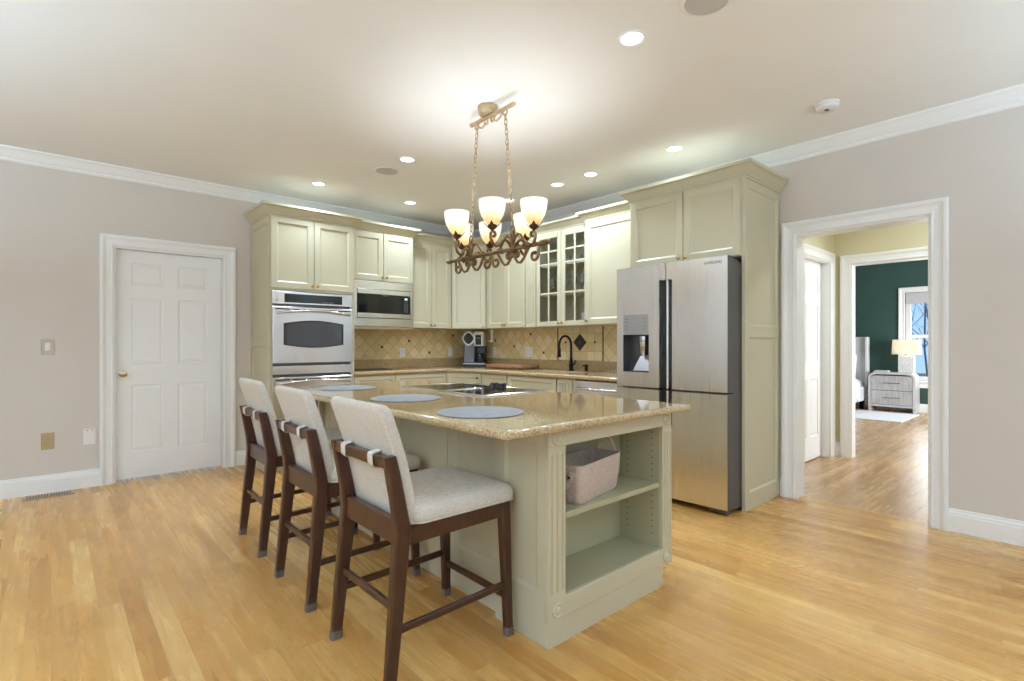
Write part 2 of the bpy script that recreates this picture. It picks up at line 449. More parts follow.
D1 = (.405, 1.266, 2.062)     # door opening in the left wall
b = MB().box((XB-.12, YW, 0), (D1[0], YW+.12, CZ)).box((D1[1], YW, 0), (XW+.17, YW+.12, CZ)).box((D1[0], YW, D1[2]), (D1[1], YW+.12, CZ))
struct('wall_left', b, M_wall)
H1 = (.705, 1.537, 2.068)     # opening to the hallway in the right wall
b = MB().box((XW, YB, 0), (XW+.085, H1[0], CZ)).box((XW, H1[1], 0), (XW+.085, YW, CZ)).box((XW, H1[0], H1[2]), (XW+.085, H1[1], CZ))
struct('wall_right', b, M_wall)
b = MB().box((XW+.085, -1.6, 0), (XW+.17, H1[0], CZ)).box((XW+.085, H1[1], 0), (XW+.17, YW, CZ)).box((XW+.085, H1[0], H1[2]), (XW+.17, H1[1], CZ))
struct('wall_hallway_near', b, M_yellow)
def wall_with_windows(name, spans, fixed, axis, z0=.6, z1=2.3):
    m = MB(); lo, hi = (XB-.12, XW+.17) if axis == 'x' else (YB, YW)
    cur = lo
    bx = (lambda a, b_, p, q: m.box((a, fixed-.12, p), (b_, fixed, q))) if axis == 'x' else (lambda a, b_, p, q: m.box((fixed-.12, a, p), (fixed, b_, q)))
    for a, c in spans:
        bx(cur, a, 0, CZ); bx(a, c, 0, z0); bx(a, c, z1, CZ); cur = c
    bx(cur, hi, 0, CZ)
    struct(name, m, M_wall)
wall_with_windows('wall_rear', WIN_REAR, YB, 'x')
wall_with_windows('wall_side', WIN_SIDE, XB, 'y')
wi = 2
for a, c in WIN_REAR:
    f = MB()
    for s in ((a, a+.06), (c-.06, c), ((a+c)/2-.03, (a+c)/2+.03)): f.box((s[0], YB-.07, .6), (s[1], YB-.03, 2.3))
    for z in (.6, 1.42, 2.24): f.box((a, YB-.069, z), (c, YB-.031, z+.06))
    struct('window_%d' % wi, f, M_trim); wi += 1
for a, c in WIN_SIDE:
    f = MB()
    for s in ((a, a+.06), (c-.06, c), ((a+c)/2-.03, (a+c)/2+.03)): f.box((XB-.07, s[0], .6), (XB-.03, s[1], 2.3))
    for z in (.6, 1.42, 2.24): f.box((XB-.069, a, z), (XB-.031, c, z+.06))
    struct('window_%d' % wi, f, M_trim); wi += 1

# crown and base mouldings
CROWN = [(0, CZ), (.085, CZ), (.085, CZ-.012), (.07, CZ-.022), (.05, CZ-.045), (.03, CZ-.07), (.02, CZ-.076), (.02, CZ-.088), (.012, CZ-.1), (0, CZ-.103)]
struct('trim_1', MB().sweep([(XW, YB), (XW, YW), (XB, YW)], CROWN, XY), M_trim)
BASE = [(0, 0), (.016, 0), (.016, .105), (.013, .112), (.013, .122), (.008, .132), (.006, .146), (0, .148)]
struct('baseboard_left', MB().sweep([(D1[0]-.095, YW), (XB, YW)], BASE, XY), M_trim)
struct('baseboard_left_corner', MB().sweep([(1.505, YW), (D1[1]+.095, YW)], BASE, XY), M_trim)
struct('baseboard_right', MB().sweep([(XW, YB), (XW, H1[0]-.095)], BASE, XY), M_trim)
struct('baseboard_right_corner', MB().sweep([(XW, H1[1]+.095), (XW, 1.645)], BASE, XY), M_trim)
CASE = [(0, 0), (0, .012), (.006, .016), (.013, .016), (.018, .012), (.049, .015), (.064, .022), (.071, .028), (.089, .028), (.095, .022), (.095, 0)]
# left wall door
struct('trim_2', MB().sweep([(D1[0], 0), (D1[0], D1[2]), (D1[1], D1[2]), (D1[1], 0)], CASE, lambda a, b_, d: (a, YW-d, b_)), M_trim)
b = MB().box((D1[0], YW+.001, 0), (D1[0]+.015, YW+.12, D1[2])).box((D1[1]-.015, YW+.001, 0), (D1[1], YW+.12, D1[2])).box((D1[0]+.015, YW+.001, D1[2]-.015), (D1[1]-.015, YW+.12, D1[2]))
struct('trim_3', b, M_trim)
DOOR_RINGS = [(.006, .008), (.016, .008), (.034, .002)]
def six_panel(mb, x0, x1, zt, y):
    w_ = x1-x0; c1 = (x0+w_*.138, x0+w_*.427); c2 = (x0+w_*.566, x0+w_*.855)
    rows = [(.245, .842), (1.033, 1.617), (1.738, 1.933)]
    return mb.slab(x0, .012, x1, zt, .036, [(c[0], r[0], c[1], r[1]) for c in (c1, c2) for r in rows], DOOR_RINGS).warp(lambda a, b_, c: (a, b_+y, c))
d1 = struct('door_1', six_panel(MB(), D1[0]+.017, D1[1]-.017, D1[2]-.018, YW+.092), M_trim)
k = MB().lathe([(.03, YW+.0555), (.03, YW+.05), (.012, YW+.046), (.011, YW+.025), (.02, YW+.018), (.027, YW+.008), (.027, YW-.002), (.02, YW-.01), (.004, YW-.013)], (.475, 0, .945), 20, 'y')
k.build('door_knob', M_nickel, d1, 40)
# hallway opening
RX = lambda a, b_, d: (XW-d, a, b_)
struct('trim_4', MB().sweep([(H1[0], 0), (H1[0], H1[2]), (H1[1], H1[2]), (H1[1], 0)], CASE, RX), M_trim)
b = MB().box((XW+.001, H1[0], 0), (XW+.17, H1[0]+.012, H1[2])).box((XW+.001, H1[1]-.012, 0), (XW+.17, H1[1], H1[2])).box((XW+.001, H1[0]+.012, H1[2]-.012), (XW+.17, H1[1]-.012, H1[2]))
struct('trim_5', b, M_trim)
struct('trim_6', MB().sweep([(H1[0], 0), (H1[0], H1[2]), (H1[1], H1[2]), (H1[1], 0)], CASE, lambda a, b_, d: (XW+.17+d, a, b_)), M_trim)

# hallway
HX, HY = 6.36, 1.85
D2 = (5.39, 6.195, 2.085)
b = MB().box((XW+.17, HY, 0), (D2[0], HY+.12, CZ)).box((D2[1], HY, 0), (HX, HY+.12, CZ)).box((D2[0], HY, D2[2]), (D2[1], HY+.12, CZ))
struct('wall_hallway_left', b, M_yellow)
struct('wall_hallway_right', MB().box((XW+.17, -.62, 0), (HX, -.5, CZ)), M_yellow)
B1 = (.62, 1.70, 2.06)
b = MB().box((HX, -1.6, 0), (HX+.06, B1[0], CZ)).box((HX, B1[1], 0), (HX+.06, 5.0, CZ)).box((HX, B1[0], B1[2]), (HX+.06, B1[1], CZ))
struct('wall_hallway_end', b, M_yellow)
b = MB().box((HX+.06, -1.6, 0), (HX+.12, B1[0], CZ)).box((HX+.06, B1[1], 0), (HX+.12, 5.0, CZ)).box((HX+.06, B1[0], B1[2]), (HX+.12, B1[1], CZ))
struct('wall_bedroom_near', b, M_green)
struct('trim_7', MB().sweep([(B1[0], 0), (B1[0], B1[2]), (B1[1], B1[2]), (B1[1], 0)], CASE, lambda a, b_, d: (HX-d, a, b_)), M_trim)
b = MB().box((HX-.001, B1[0], 0), (HX+.12, B1[0]+.012, B1[2])).box((HX-.001, B1[1]-.012, 0), (HX+.12, B1[1], B1[2])).box((HX-.001, B1[0]+.012, B1[2]-.012), (HX+.12, B1[1]-.012, B1[2]))
struct('trim_8', b, M_trim)
struct('trim_9', MB().sweep([(D2[0], 0), (D2[0], D2[2]), (D2[1], D2[2]), (D2[1], 0)], CASE, lambda a, b_, d: (a, HY-d, b_)), M_trim)
b = MB().box((D2[0], HY+.001, 0), (D2[0]+.012, HY+.12, D2[2])).box((D2[1]-.012, HY+.001, 0), (D2[1], HY+.12, D2[2])).box((D2[0]+.012, HY+.001, D2[2]-.012), (D2[1]-.012, HY+.12, D2[2]))
struct('trim_10', b, M_trim)
struct('door_2', six_panel(MB(), D2[0]+.014, D2[1]-.014, D2[2]-.016, HY+.108), M_trim)
struct('baseboard_hallway_left', MB().sweep([(D2[0]-.096, HY), (XW+.17, HY)], BASE, XY), M_trim)
struct('baseboard_hallway_corner', MB().sweep([(HX, B1[1]+.096), (HX, HY), (D2[1]+.096, HY)], BASE, XY), M_trim)
area('hallway_ceiling_lamp', (5.4, .55, CZ-.02), (0, 0, -1), .3, .3, 24, (.78, .90, 1.0), shape='DISK')  # unseen lamp added to light up the hallway

# bedroom
GX = 11.5
W1 = (1.0, 2.225, .56, 2.13)
b = MB().box((GX, -1.6, 0), (GX+.14, W1[0], CZ)).box((GX, W1[1], 0), (GX+.14, 5.0, CZ)).box((GX, W1[0], 0), (GX+.14, W1[1], W1[2])).box((GX, W1[0], W1[3]), (GX+.14, W1[1], CZ))
struct('wall_bedroom_far', b, M_green)
struct('wall_bedroom_left', MB().box((HX+.12, 4.9, 0), (GX, 5.0, CZ)), M_green)
b = MB().box((HX+.12, -1.6, 0), (8.1, -1.5, CZ)).box((9.9, -1.6, 0), (GX, -1.5, CZ)).box((8.1, -1.6, 0), (9.9, -1.5, .65)).box((8.1, -1.6, 2.15), (9.9, -1.5, CZ))  # unseen opening made for the added bedroom daylight
struct('wall_bedroom_right', b, M_green)
struct('baseboard_bedroom', MB().sweep([(GX, -1.5), (GX, 4.9)], BASE, XY), M_trim)
w1 = MB().sweep([(W1[0], W1[2]), (W1[0], W1[3]), (W1[1], W1[3]), (W1[1], W1[2])], CASE, lambda a, b_, d: (GX-d, a, b_))
w1.box((GX-.06, W1[0]-.12, W1[2]-.035), (GX+.05, W1[1]+.12, W1[2]), .004).box((GX-.02, W1[0]-.1, W1[2]-.13), (GX, W1[1]+.1, W1[2]-.036))
wo = struct('window_1', w1, M_trim)
f = MB(); zm = 1.345
for y0, y1 in ((W1[0], W1[0]+.07), (W1[1]-.075, W1[1])): f.box((GX+.04, y0, W1[2]), (GX+.085, y1, W1[3]))
for z0, z1 in ((W1[2], W1[2]+.07), (zm-.03, zm+.03), (W1[3]-.06, W1[3])): f.box((GX+.041, W1[0]+.07, z0), (GX+.084, W1[1]-.075, z1))
f.build('window_sash', M_trim, wo)
MB().box((GX+.06, W1[0]+.07, W1[2]+.07), (GX+.064, W1[1]-.075, W1[3]-.06)).build('window_pane', M_pane, wo)
bl = MB()
for i in range(4): bl.box((GX+.008+.003*(i % 2), W1[0]+.01, 1.955+.043*i), (GX+.032, W1[1]-.01, 1.999+.043*i), .004)
bl.box((GX+.005, W1[0]+.01, 1.93), (GX+.036, W1[1]-.01, 1.955), .006)
tag(bl.build('window_shade', mottled('grey_blind_cloth', srgb(196, 196, 200), srgb(204, 204, 208), 20, .8)), 'grey folded fabric shade pulled up at top of bedroom window', 'window shade')

# ------------------------------------------------------------------ kitchen cabinets
RINGS = [(.004, .003), (.012, .0095), (.017, .0105)]
CROWN_C = [(0, 2.408), (.008, 2.408), (.008, 2.424), (.014, 2.426), (.016, 2.438), (.026, 2.446), (.044, 2.474), (.058, 2.488), (.070, 2.492), (.070, 2.514), (0, 2.514)]
def cab_door(x0, z0, x1, z1, fr=.055, t=.02): return MB().slab(x0, z0, x1, z1, t, [(x0+fr, z0+fr, x1-fr, z1-fr)], RINGS, 0, .0035)
def knob(x, z, y=-.02, r=.013, parent=None, m=None):
    k = MB().lathe([(.006, y), (.005, y-.010), (.009, y-.014), (r, y-.019), (r*.95, y-.024), (r*.5, y-.0275), (.001, y-.028)], (x, 0, z), 14, 'y')
    return k.build('knob', m or M_brass, parent, 40)
def doors(parent, spans, z0, z1, knobs='bottom', fr=.055):
    """spans: (x0, x1, knob x or None)"""
    for x0, x1, kx in spans:
        d = cab_door(x0, z0, x1, z1, fr).build('door', M_cab, parent)
        if kx is not None: knob(kx, z0+.035 if knobs == 'bottom' else z1-.035, parent=d)
def flutes(x0, x1, z0, z1, t, n=3):
    """fluted board, front at y=-t"""
    pts = [(x0, 0), (x0, -t)]; w_ = x1-x0; g = w_*.13; pitch = w_*.62/(n-1) if n > 1 else 0
    for i in range(n):
        c = x0 + w_*.19 + pitch*i
        for k in range(7):
            a = PI*k/6; pts.append((c-g/2*math.cos(a)*1.0, -t + g*.5*math.sin(a)))
    pts += [(x1, -t), (x1, 0)]
    m = MB(); h = min(.03, (z1-z0)*.1)
    m.prism(pts, XY, z0+h, z1-h); m.box((x0, -t, z0), (x1, 0, z0+h)); m.box((x0, -t, z1-h), (x1, 0, z1)); return m
R90 = -PI/2

# tall oven cabinet
ow, od = .83, .575
oc = thing('oven_cabinet', 'tall sage cabinet around the double wall oven, beside the white door', 'cabinet', (1.505, 5.06, 0))
b = MB().box((.022, 0, .10), (ow, od, .36)).box((.022, 0, 1.715), (ow, od, 2.412)).box((.022, 0, .36), (.030, od, 1.715)).box((ow-.030, 0, .36), (ow, od, 1.715)).box((.030, od-.02, .36), (ow-.030, od, 1.715)).box((.03, .07, 0), (ow-.01, od, .10))
b.build('body', M_cab, oc)
sp = MB().slab(0, .0, od, 2.412, .022, [(.06, .11, od-.05, 1.19), (.06, 1.27, od-.05, 2.345)], RINGS, 0, .001).warp(lambda a, b_, c: (.022+b_, a, c))
sp.build('side_panel', M_cab, oc)
doors(oc, [(.010, .408, .385), (.413, .818, .437)], 1.735, 2.405)
cab_door(.010, .115, .818, .345).build('drawer', M_cab, oc)
MB().sweep([(ow, .10), (ow, 0), (0, 0), (0, od)], CROWN_C, XY).build('crown', M_cab, oc, 30)

# double wall oven
ov = thing('double_oven', 'stainless double wall oven with black curved windows in the tall cabinet', 'oven', (1.536, 5.06, .37))
vw = .754
Z = lambda z: z-.37
MB().box((.0, .002, .0), (vw, .53, 1.335)).build('oven_body', M_steel_d, ov)
cp = MB().box((-.012, -.034, Z(1.588)), (vw+.012, .001, Z(1.705)), .004).build('control_panel', M_steel_h, ov)
MB().box((.095, -.0365, Z(1.602)), (.655, -.0335, Z(1.684))).build('display', M_bglass, cp)
for i in range(4): MB().box((.46+.028*i, -.0372, Z(1.612)), (.474+.028*i, -.036, Z(1.618))).build('button', mat('pale_button', srgb(150, 150, 150), .5) if i == 0 else bpy.data.materials['pale_button'], cp)
MB().lathe([(.013, -.0345), (.013, -.036), (.001, -.0362)], (.032, 0, Z(1.615)), 18, 'y').build('badge', M_chrome, cp)
def oven_door(z0, z1, win):
    d = MB().box((-.012, -.042, z0), (vw+.012, .001, z1), .006).build('oven_door', M_steel_h, ov)
    for i in range(5):
        x = .012 + i*.1485
        MB().box((x, -.0435, z1-.030), (x+.132, -.0415, z1-.019)).build('vent_slot', M_black, d)
    n = 15; hp = [(.03+(vw-.06)*i/(n-1), -.052-.05*math.sin(PI*i/(n-1))**.5, z1-.062+.028*math.sin(PI*i/(n-1))) for i in range(n)]
    hp = [(.03, -.04, z1-.062)] + hp + [(vw-.03, -.04, z1-.062)]
    MB().tube(hp, .011, 10).build('handle', M_chrome, d, 50)
    if win:
        a, c = .085, .665; zb, zt, bl_ = z1-.36, z1-.157, .03
        k = 14
        top = [(a+(c-a)*i/k, zt+bl_*math.sin(PI*i/k)) for i in range(k+1)]; bot = [(c-(c-a)*i/k, zb-bl_*math.sin(PI*i/k)) for i in range(k+1)]
        MB().prism(top+bot, XZ, -.0435, -.0415).build('window_frame', M_black, d)
        s = lambda p: ((p[0]-(a+c)/2)*.93+(a+c)/2, (p[1]-(zb+zt)/2)*.90+(zb+zt)/2)
        MB().prism([s(p) for p in top+bot], XZ, -.0448, -.043).build('window', mat('smoked_oven_glass', srgb(58, 58, 62), .08, spec=.9), d)
oven_door(Z(1.028), Z(1.562), True)
MB().box((-.012, -.040, Z(.922)), (vw+.012, .001, Z(1.003)), .004).build('trim_strip', M_steel_h, ov)
oven_door(Z(.40), Z(.897), True)

# cabinet with the microwave
mw, md = .743, .485
mc = thing('microwave_cabinet', 'cream two door wall cabinet over the built in microwave', 'cabinet', (2.337, 5.15, 0))
b = MB().box((0, 0, 1.89), (mw, md, 2.412)).box((0, 0, 1.375), (mw, md, 1.398)).box((0, 0, 1.398), (.02, md, 1.89)).box((mw-.02, 0, 1.398), (mw, md, 1.89)).box((.02, md-.015, 1.398), (mw-.02, md, 1.89))
b.build('body', M_cab, mc)
doors(mc, [(.006, .366, .342), (.371, .738, .395)], 1.893, 2.405)
MB().sweep([(mw, .15), (mw, 0), (.02, 0)], CROWN_C, XY).build('crown', M_cab, mc, 30)
mi = thing('microwave', 'built in stainless microwave with black glass door', 'microwave', (2.345, 5.15, 1.40))
MB().box((.02, .002, .003), (.715, .44, .48)).build('casing', M_steel_d, mi)
fr = MB()
fr.box((.0, -.03, .0), (.727, 0, .087), .005).box((.0, -.03, .40), (.727, 0, .484), .005).box((.0, -.03, .087), (.047, 0, .40)).box((.687, -.03, .087), (.727, 0, .40))
fr.build('trim_frame', M_steel_h, mi)
dr = MB().box((.052, -.036, .345), (.682, -.001, .395), .004).box((.052, -.036, .092), (.682, -.001, .140), .004).build('door_frame', M_steel_h, mi)
MB().box((.052, -.033, .141), (.682, -.001, .344)).build('black_glass_door', M_bglass, mi)
kp = MB().box((.592, -.0342, .148), (.664, -.033, .332)).build('keypad', M_black, mi)
M_key = mat('grey_key', srgb(110, 110, 112), .5); M_disp = emis('clock_display', (.75, .85, .9, 1), .8)
MB().box((.612, -.035, .300), (.644, -.0342, .318)).build('clock', M_disp, kp)
for i in range(6):
    for j in range(3): MB().box((.606+.017*j, -.0348, .165+.021*i), (.616+.017*j, -.0342, .175+.021*i)).build('key', M_key, kp)
MB().box((.34, -.0338, .330), (.40, -.033, .338)).build('maker_mark', M_key, mi)
MB().box((.575, -.0365, .097), (.578, -.0355, .135)).build('door_button_gap', M_black, mi)

# wall cabinets round the corner
Z0, Z1 = 1.398, 2.412
c1 = thing('upper_cabinet', 'cream double door wall cabinet between the microwave and the corner cabinet', 'cabinet', (3.082, 5.31, 0))
MB().box((0, 0, Z0), (.633, .325, Z1)).build('body', M_cab, c1)
doors(c1, [(.006, .345, .322), (.350, .628, .373)], Z0+.003, 2.405)
PA, PB = Vector((3.715, 5.31)), Vector((4.03, 4.97))
dl = (PB-PA).length; da = math.atan2(PB.y-PA.y, PB.x-PA.x)
c2 = thing('corner_wall_cabinet', 'cream single door diagonal wall cabinet in the corner above the coffee maker', 'cabinet', (PA.x, PA.y, 0), da)
inv = Matrix.Rotation(-da, 2)
poly = [(inv @ (Vector(p)-PA)) for p in ((3.717, 5.31), (4.03, 4.972), (4.336, 4.972), (4.336, 5.63), (3.717, 5.63))]
MB().prism([(p.x, p.y) for p in poly], XY, Z0, Z1).build('body', M_cab, c2)
doors(c2, [(.022, dl-.022, dl-.045)], Z0+.003, 2.405)
c3 = thing('upper_cabinet', 'cream double door wall cabinet between the corner and the fluted filler', 'cabinet', (4.03, 4.97, 0), R90)
MB().box((.001, 0, Z0), (.70, .305, Z1)).build('body', M_cab, c3)
doors(c3, [(.012, .350, .328), (.354, .694, .376)], Z0+.003, 2.405)
pl = thing('fluted_filler', 'narrow fluted cream filler strip beside the glass door cabinet', 'cabinet trim', (4.03, 4.268, 0), R90)
MB().box((.001, .0, Z0), (.176, .30, Z1)).build('backing', M_cab, pl)
flutes(.008, .168, Z0, 2.405, .018, 5).build('fluted_face', M_cab, pl)
gw = .75
gc = thing('glass_cabinet', 'cream wall cabinet with two glazed doors of small panes', 'cabinet', (4.03, 4.091, 0), R90)
b = MB().box((0, 0, Z0), (.018, .305, Z1)).box((gw-.018, 0, Z0), (gw, .305, Z1)).box((.018, 0, Z0), (gw-.018, .305, Z0+.02)).box((.018, 0, Z1-.06), (gw-.018, .305, Z1)).box((.018, .295, Z0+.02), (gw-.018, .305, Z1-.06))
b.build('body', M_cab, gc)
for z in (1.745, 2.065): MB().box((.019, .02, z-.018), (gw-.019, .294, z)).build('shelf', M_cab, gc)
for x0, x1, kx in ((.004, .372, .348), (.377, .746, .401)):
    d = MB(); zs = [Z0+.003, 1.452, 2.347, 2.405]; s = .052; cx = (x0+x1)/2
    d.box((x0, -.02, zs[0]), (x0+s, 0, zs[3]), .003).box((x1-s, -.02, zs[0]), (x1, 0, zs[3]), .003).box((x0+s, -.02, zs[0]), (x1-s, 0, zs[1]), .002).box((x0+s, -.02, zs[2]), (x1-s, 0, zs[3]), .002)
    d = d.build('glazed_door', M_cab, gc)
    m_ = MB().box((cx-.011, -.018, zs[1]), (cx+.011, -.004, zs[2]), .003)
    for z in (1.752, 2.068, 2.205):
        for a, c in ((x0+s, cx-.0112), (cx+.0112, x1-s)): m_.box((a, -.018, z-.010), (c, -.004, z+.010), .003)
    m_.build('glazing_bars', M_cab, d)
    MB().box((x0+s, -.010, zs[1]), (x1-s, -.007, zs[2])).build('glass_pane', M_pane, d)
    knob(kx, Z0+.035, parent=d)
def G(x, d_, z): return (4.03+d_, 4.091-x, z)       # a point inside the glass cabinet
def wine_glass():
    t = thing('wine_glass', '', 'glass')
    MB().lathe([(.032, 0), (.032, .002), (.006, .006), (.004, .012), (.004, .075), (.012, .085), (.030, .105), (.036, .135), (.033, .175), (.030, .19), (.0285, .19), (.0315, .175), (.0345, .135), (.0285, .096), (.011, .088), (.001, .086)], (0, 0, 0), 18).build('stemmed_bowl', M_crystal, t, 60)
    return t
wg = wine_glass(); first = True
for i, (x, d_) in enumerate([(.11, .12), (.30, .15), (.44, .11), (.51, .17), (.58, .10), (.66, .15)]):
    o = wg if first else copy_tree(wg); first = False
    o.location = G(x, d_, 1.745)
    o['label'] = ['clear wine glass by itself behind the outer panes of the first glazed door', 'clear wine glass near the meeting stiles behind the first glazed door', 'clear wine glass behind the inner panes of the second glazed door', 'clear wine glass set back between others on the middle glazed shelf', 'clear wine glass at the shelf front behind the outer panes of the second glazed door', 'clear wine glass at the end of the middle shelf by the blank single door cabinet'][i]
    o['group'] = 'wine glasses in the glazed cabinet'
bw0 = MB().lathe([(.03, 0), (.045, .004), (.075, .05), (.082, .075), (.079, .075), (.071, .05), (.042, .008), (.001, .007)], (0, 0, 0), 20).build('glass_bowl', M_crystal, None, 60)
for i, x in enumerate((.14, .29, .46, .62)):
    o = bw0 if i == 0 else bw0.copy()
    if i: COL.objects.link(o)
    o.location = G(x, .14, 2.065)
    tag(o, ['cut glass bowl on the top glazed shelf, first from the fluted filler', 'cut glass bowl on the top glazed shelf, second from the fluted filler', 'cut glass bowl on the top glazed shelf, third from the fluted filler', 'cut glass bowl on the top glazed shelf, next to the blank single door cabinet'][i], 'bowl', 'glass bowls in the glazed cabinet')
sb = MB().lathe([(.05, 0), (.075, .01), (.085, .06), (.09, .115), (.086, .115), (.08, .06), (.05, .014), (.001, .012)], (0, 0, 0), 20).build('serving_bowl', mat('white_china', srgb(226, 226, 222), .25), None, 50)
sb.location = G(.63, .14, Z0+.02); tag(sb, 'white china bowl on the bottom of the glazed cabinet', 'bowl')
for k, (zz, lab) in enumerate(((0, 'lower pale plate of the pair at the bottom of the glazed cabinet'), (.013, 'upper pale plate of the pair at the bottom of the glazed cabinet'))):
    pt = MB().lathe([(.05, 0), (.07, .002), (.11, .016), (.112, .018), (.108, .019), (.068, .006), (.001, .005)], (0, 0, 0), 24).build('plate', mat('pale_china', srgb(210, 212, 212), .25), None, 50)
    pt.location = G(.17, .145, Z0+.021+zz); tag(pt, lab, 'plate', 'plates in the glazed cabinet')

c5 = thing('upper_cabinet', 'tall blank cream single door wall cabinet between the glass doors and the refrigerator', 'cabinet', (3.965, 3.338, 0), R90)
MB().box((.0, 0, Z0), (.685, .37, Z1)).build('body', M_cab, c5)
doors(c5, [(.010, .675, .036)], Z0+.003, 2.405)
cr = thing('cabinet_crown', 'cream crown moulding running on top of the corner and glass cabinets', 'moulding')
MB().sweep([(3.965, 2.66), (3.965, 3.338), (4.03, 3.338), (PB.x, PB.y), (PA.x, PA.y), (3.082, 5.31)], CROWN_C, XY).build('crown_run', M_cab, cr, 30)

# refrigerator surround
fw = .985
fc = thing('refrigerator_cabinet', 'sage cabinet over the refrigerator with tall panelled side and heavy crown', 'cabinet', (3.72, 2.635, 0), R90)
MB().box((.025, 0, 1.845), (fw-.026, .615, 2.412)).build('body', M_cab, fc)
MB().slab(0, 0, .615, 2.412, .025, [(.07, .125, .57, 1.26), (.07, 1.34, .57, 2.35)], RINGS, 0, .002).warp(lambda a, b_, c: (fw-.025-b_, a, c)).build('side_panel', M_cab, fc)
MB().box((0, 0, 0), (.024, .615, 2.412)).build('side_panel', M_cab, fc)
doors(fc, [(.012, .503, .478), (.508, fw-.026, .534)], 1.85, 2.405)
MB().sweep([(fw, .615), (fw, 0), (0, 0), (0, .25)], CROWN_C, XY).build('crown', M_cab, fc, 30)

# refrigerator
rw = .943
rf = thing('refrigerator', 'stainless four door refrigerator with water dispenser, beside the hallway opening', 'refrigerator', (3.50, 2.62, 0), R90)
bow = lambda x: .014*((2*x/rw-1)**2) - .004
def door_slab(m, x0, x1, z0, z1, yb=.085, n=8):
    xs = [x0+(x1-x0)*i/n for i in range(n+1)]
    m.prism([(x, bow(x)) for x in xs]+[(x1, yb), (x0, yb)], XY, z0, z1); return m
MB().box((.004, .09, .035), (rw-.004, .80, 1.80)).build('cabinet_body', M_steel_d, rf)
MB().box((.02, .10, 1.80), (rw-.02, .22, 1.825), .005).build('hinge_cover', M_steel_d, rf)
ZB, ZM0, ZM1, ZT = .045, .853, .868, 1.828
m_ = MB()
door_slab(m_, .0, .070, ZM1, ZT); door_slab(m_, .070, .315, ZM1, .985); door_slab(m_, .070, .315, 1.285, ZT); door_slab(m_, .315, .408, ZM1, ZT); door_slab(m_, .408, .462, 1.70, ZT)
ld = m_.build('refrigerator_door', M_steel, rf, 30)
m_ = MB(); door_slab(m_, .518, rw-.004, ZM1, ZT, n=14); door_slab(m_, .468, .518, 1.70, ZT)
rd = m_.build('refrigerator_door', M_steel, rf, 30)
m_ = MB(); door_slab(m_, 0, .408, ZB, ZM0, n=12); fd1 = m_.build('freezer_door', M_steel, rf, 30)
m_ = MB(); door_slab(m_, .518, rw-.004, ZB, ZM0, n=14); fd2 = m_.build('freezer_door', M_steel, rf, 30)
for d, z0, z1 in ((ld, ZM1, 1.70), (fd1, ZB, ZM0)):
    MB().box((.4082, .03, z0), (.462, .085, z1)).build('handle_recess', M_black, d)
for d, z0, z1 in ((rd, ZM1, 1.70), (fd2, ZB, ZM0)):
    MB().box((.466, -.004, z0), (.484, .060, z1), .005).build('handle_lip', M_steel, d)
    MB().box((.4842, .03, z0), (.518, .085, z1)).build('handle_recess', mat('recess_grey', srgb(70, 68, 66), .3, metal=.8), d)
for d, z0, z1 in ((rd, ZM1, ZT), (fd2, ZB, ZM0)): MB().box((rw-.0039, bow(rw)+.004, z0), (rw, .085, z1)).build('door_edge', M_steel_d, d)
# dispenser
rc = MB()
for lo, hi in (((.070, .082, .985), (.315, .085, 1.285)), ((.070, .0, .985), (.0725, .082, 1.285)), ((.3125, .0, .985), (.315, .082, 1.285)), ((.0725, .0, 1.2825), (.3125, .082, 1.285)), ((.0725, .0, .985), (.3125, .082, .9875))): rc.box(lo, hi)
dp = rc.build('dispenser_recess', mat('dispenser_grey', srgb(84, 84, 88), .35, metal=.4), ld)
MB().box((.072, bow(.19)-.004, 1.287), (.313, .02, 1.445), .003).build('control_panel', mat('silver_panel', srgb(176, 177, 180), .35, metal=.7), ld)
cpn = ld.children[-1]
for i in range(4):
    for x in (.090, .262): MB().box((x, bow(.19)-.0048, 1.325+.028*i), (x+.028, bow(.19)-.0035, 1.330+.028*i)).build('button_mark', mat('light_mark', srgb(120, 122, 126), .5) if (i == 0 and x < .1) else bpy.data.materials['light_mark'], cpn)
MB().lathe([(.036, 1.27), (.036, 1.20), (.028, 1.17), (.026, 1.12), (.020, 1.115)], (.235, .045, 0), 18).build('ice_chute', M_chrome, dp, 40)
MB().loft([[(.19, .079, 1.12), (.29, .079, 1.12), (.29, .074, 1.12), (.19, .074, 1.12)], [(.15, .030, .995), (.305, .030, .995), (.305, .022, .995), (.15, .022, .995)]]).build('paddle', mat('grey_paddle', srgb(170, 170, 172), .3, metal=.6), dp)
for x in (.10, rw-.10): MB().lathe([(.018, 0), (.018, .036)], (x, .12, 0), 12).build('foot', M_black, rf)
MB().box((rw-.16, .03, .012), (rw-.012, .09, .040), .006).build('hinge_foot', M_steel_d, rf)
for z in (.13, .19): MB().lathe([(.004, rw-.005), (.004, rw-.001)], (0, .18, z), 10, 'x').build('screw', M_chrome, rf)
def text_mesh(name, txt, size, m, parent, loc, rot, depth=.0006):
    cu = bpy.data.curves.new(name, 'FONT'); cu.body = txt; cu.size = size; cu.extrude = depth; cu.align_x = 'CENTER'; cu.align_y = 'CENTER'
    to = bpy.data.objects.new(name+'_text', cu); COL.objects.link(to)
    dg = bpy.context.evaluated_depsgraph_get(); me = bpy.data.meshes.new_from_object(to.evaluated_get(dg))
    bpy.data.objects.remove(to); me.materials.clear(); me.materials.append(m)
    o = bpy.data.objects.new(name, me); COL.objects.link(o); o.parent = parent; o.location = loc; o.rotation_euler = rot; return o
text_mesh('maker_name', 'SAMSUNG', .030, M_steel_d, rd, (.835, bow(.835)-.0008, 1.788), (PI/2, 0, .02))

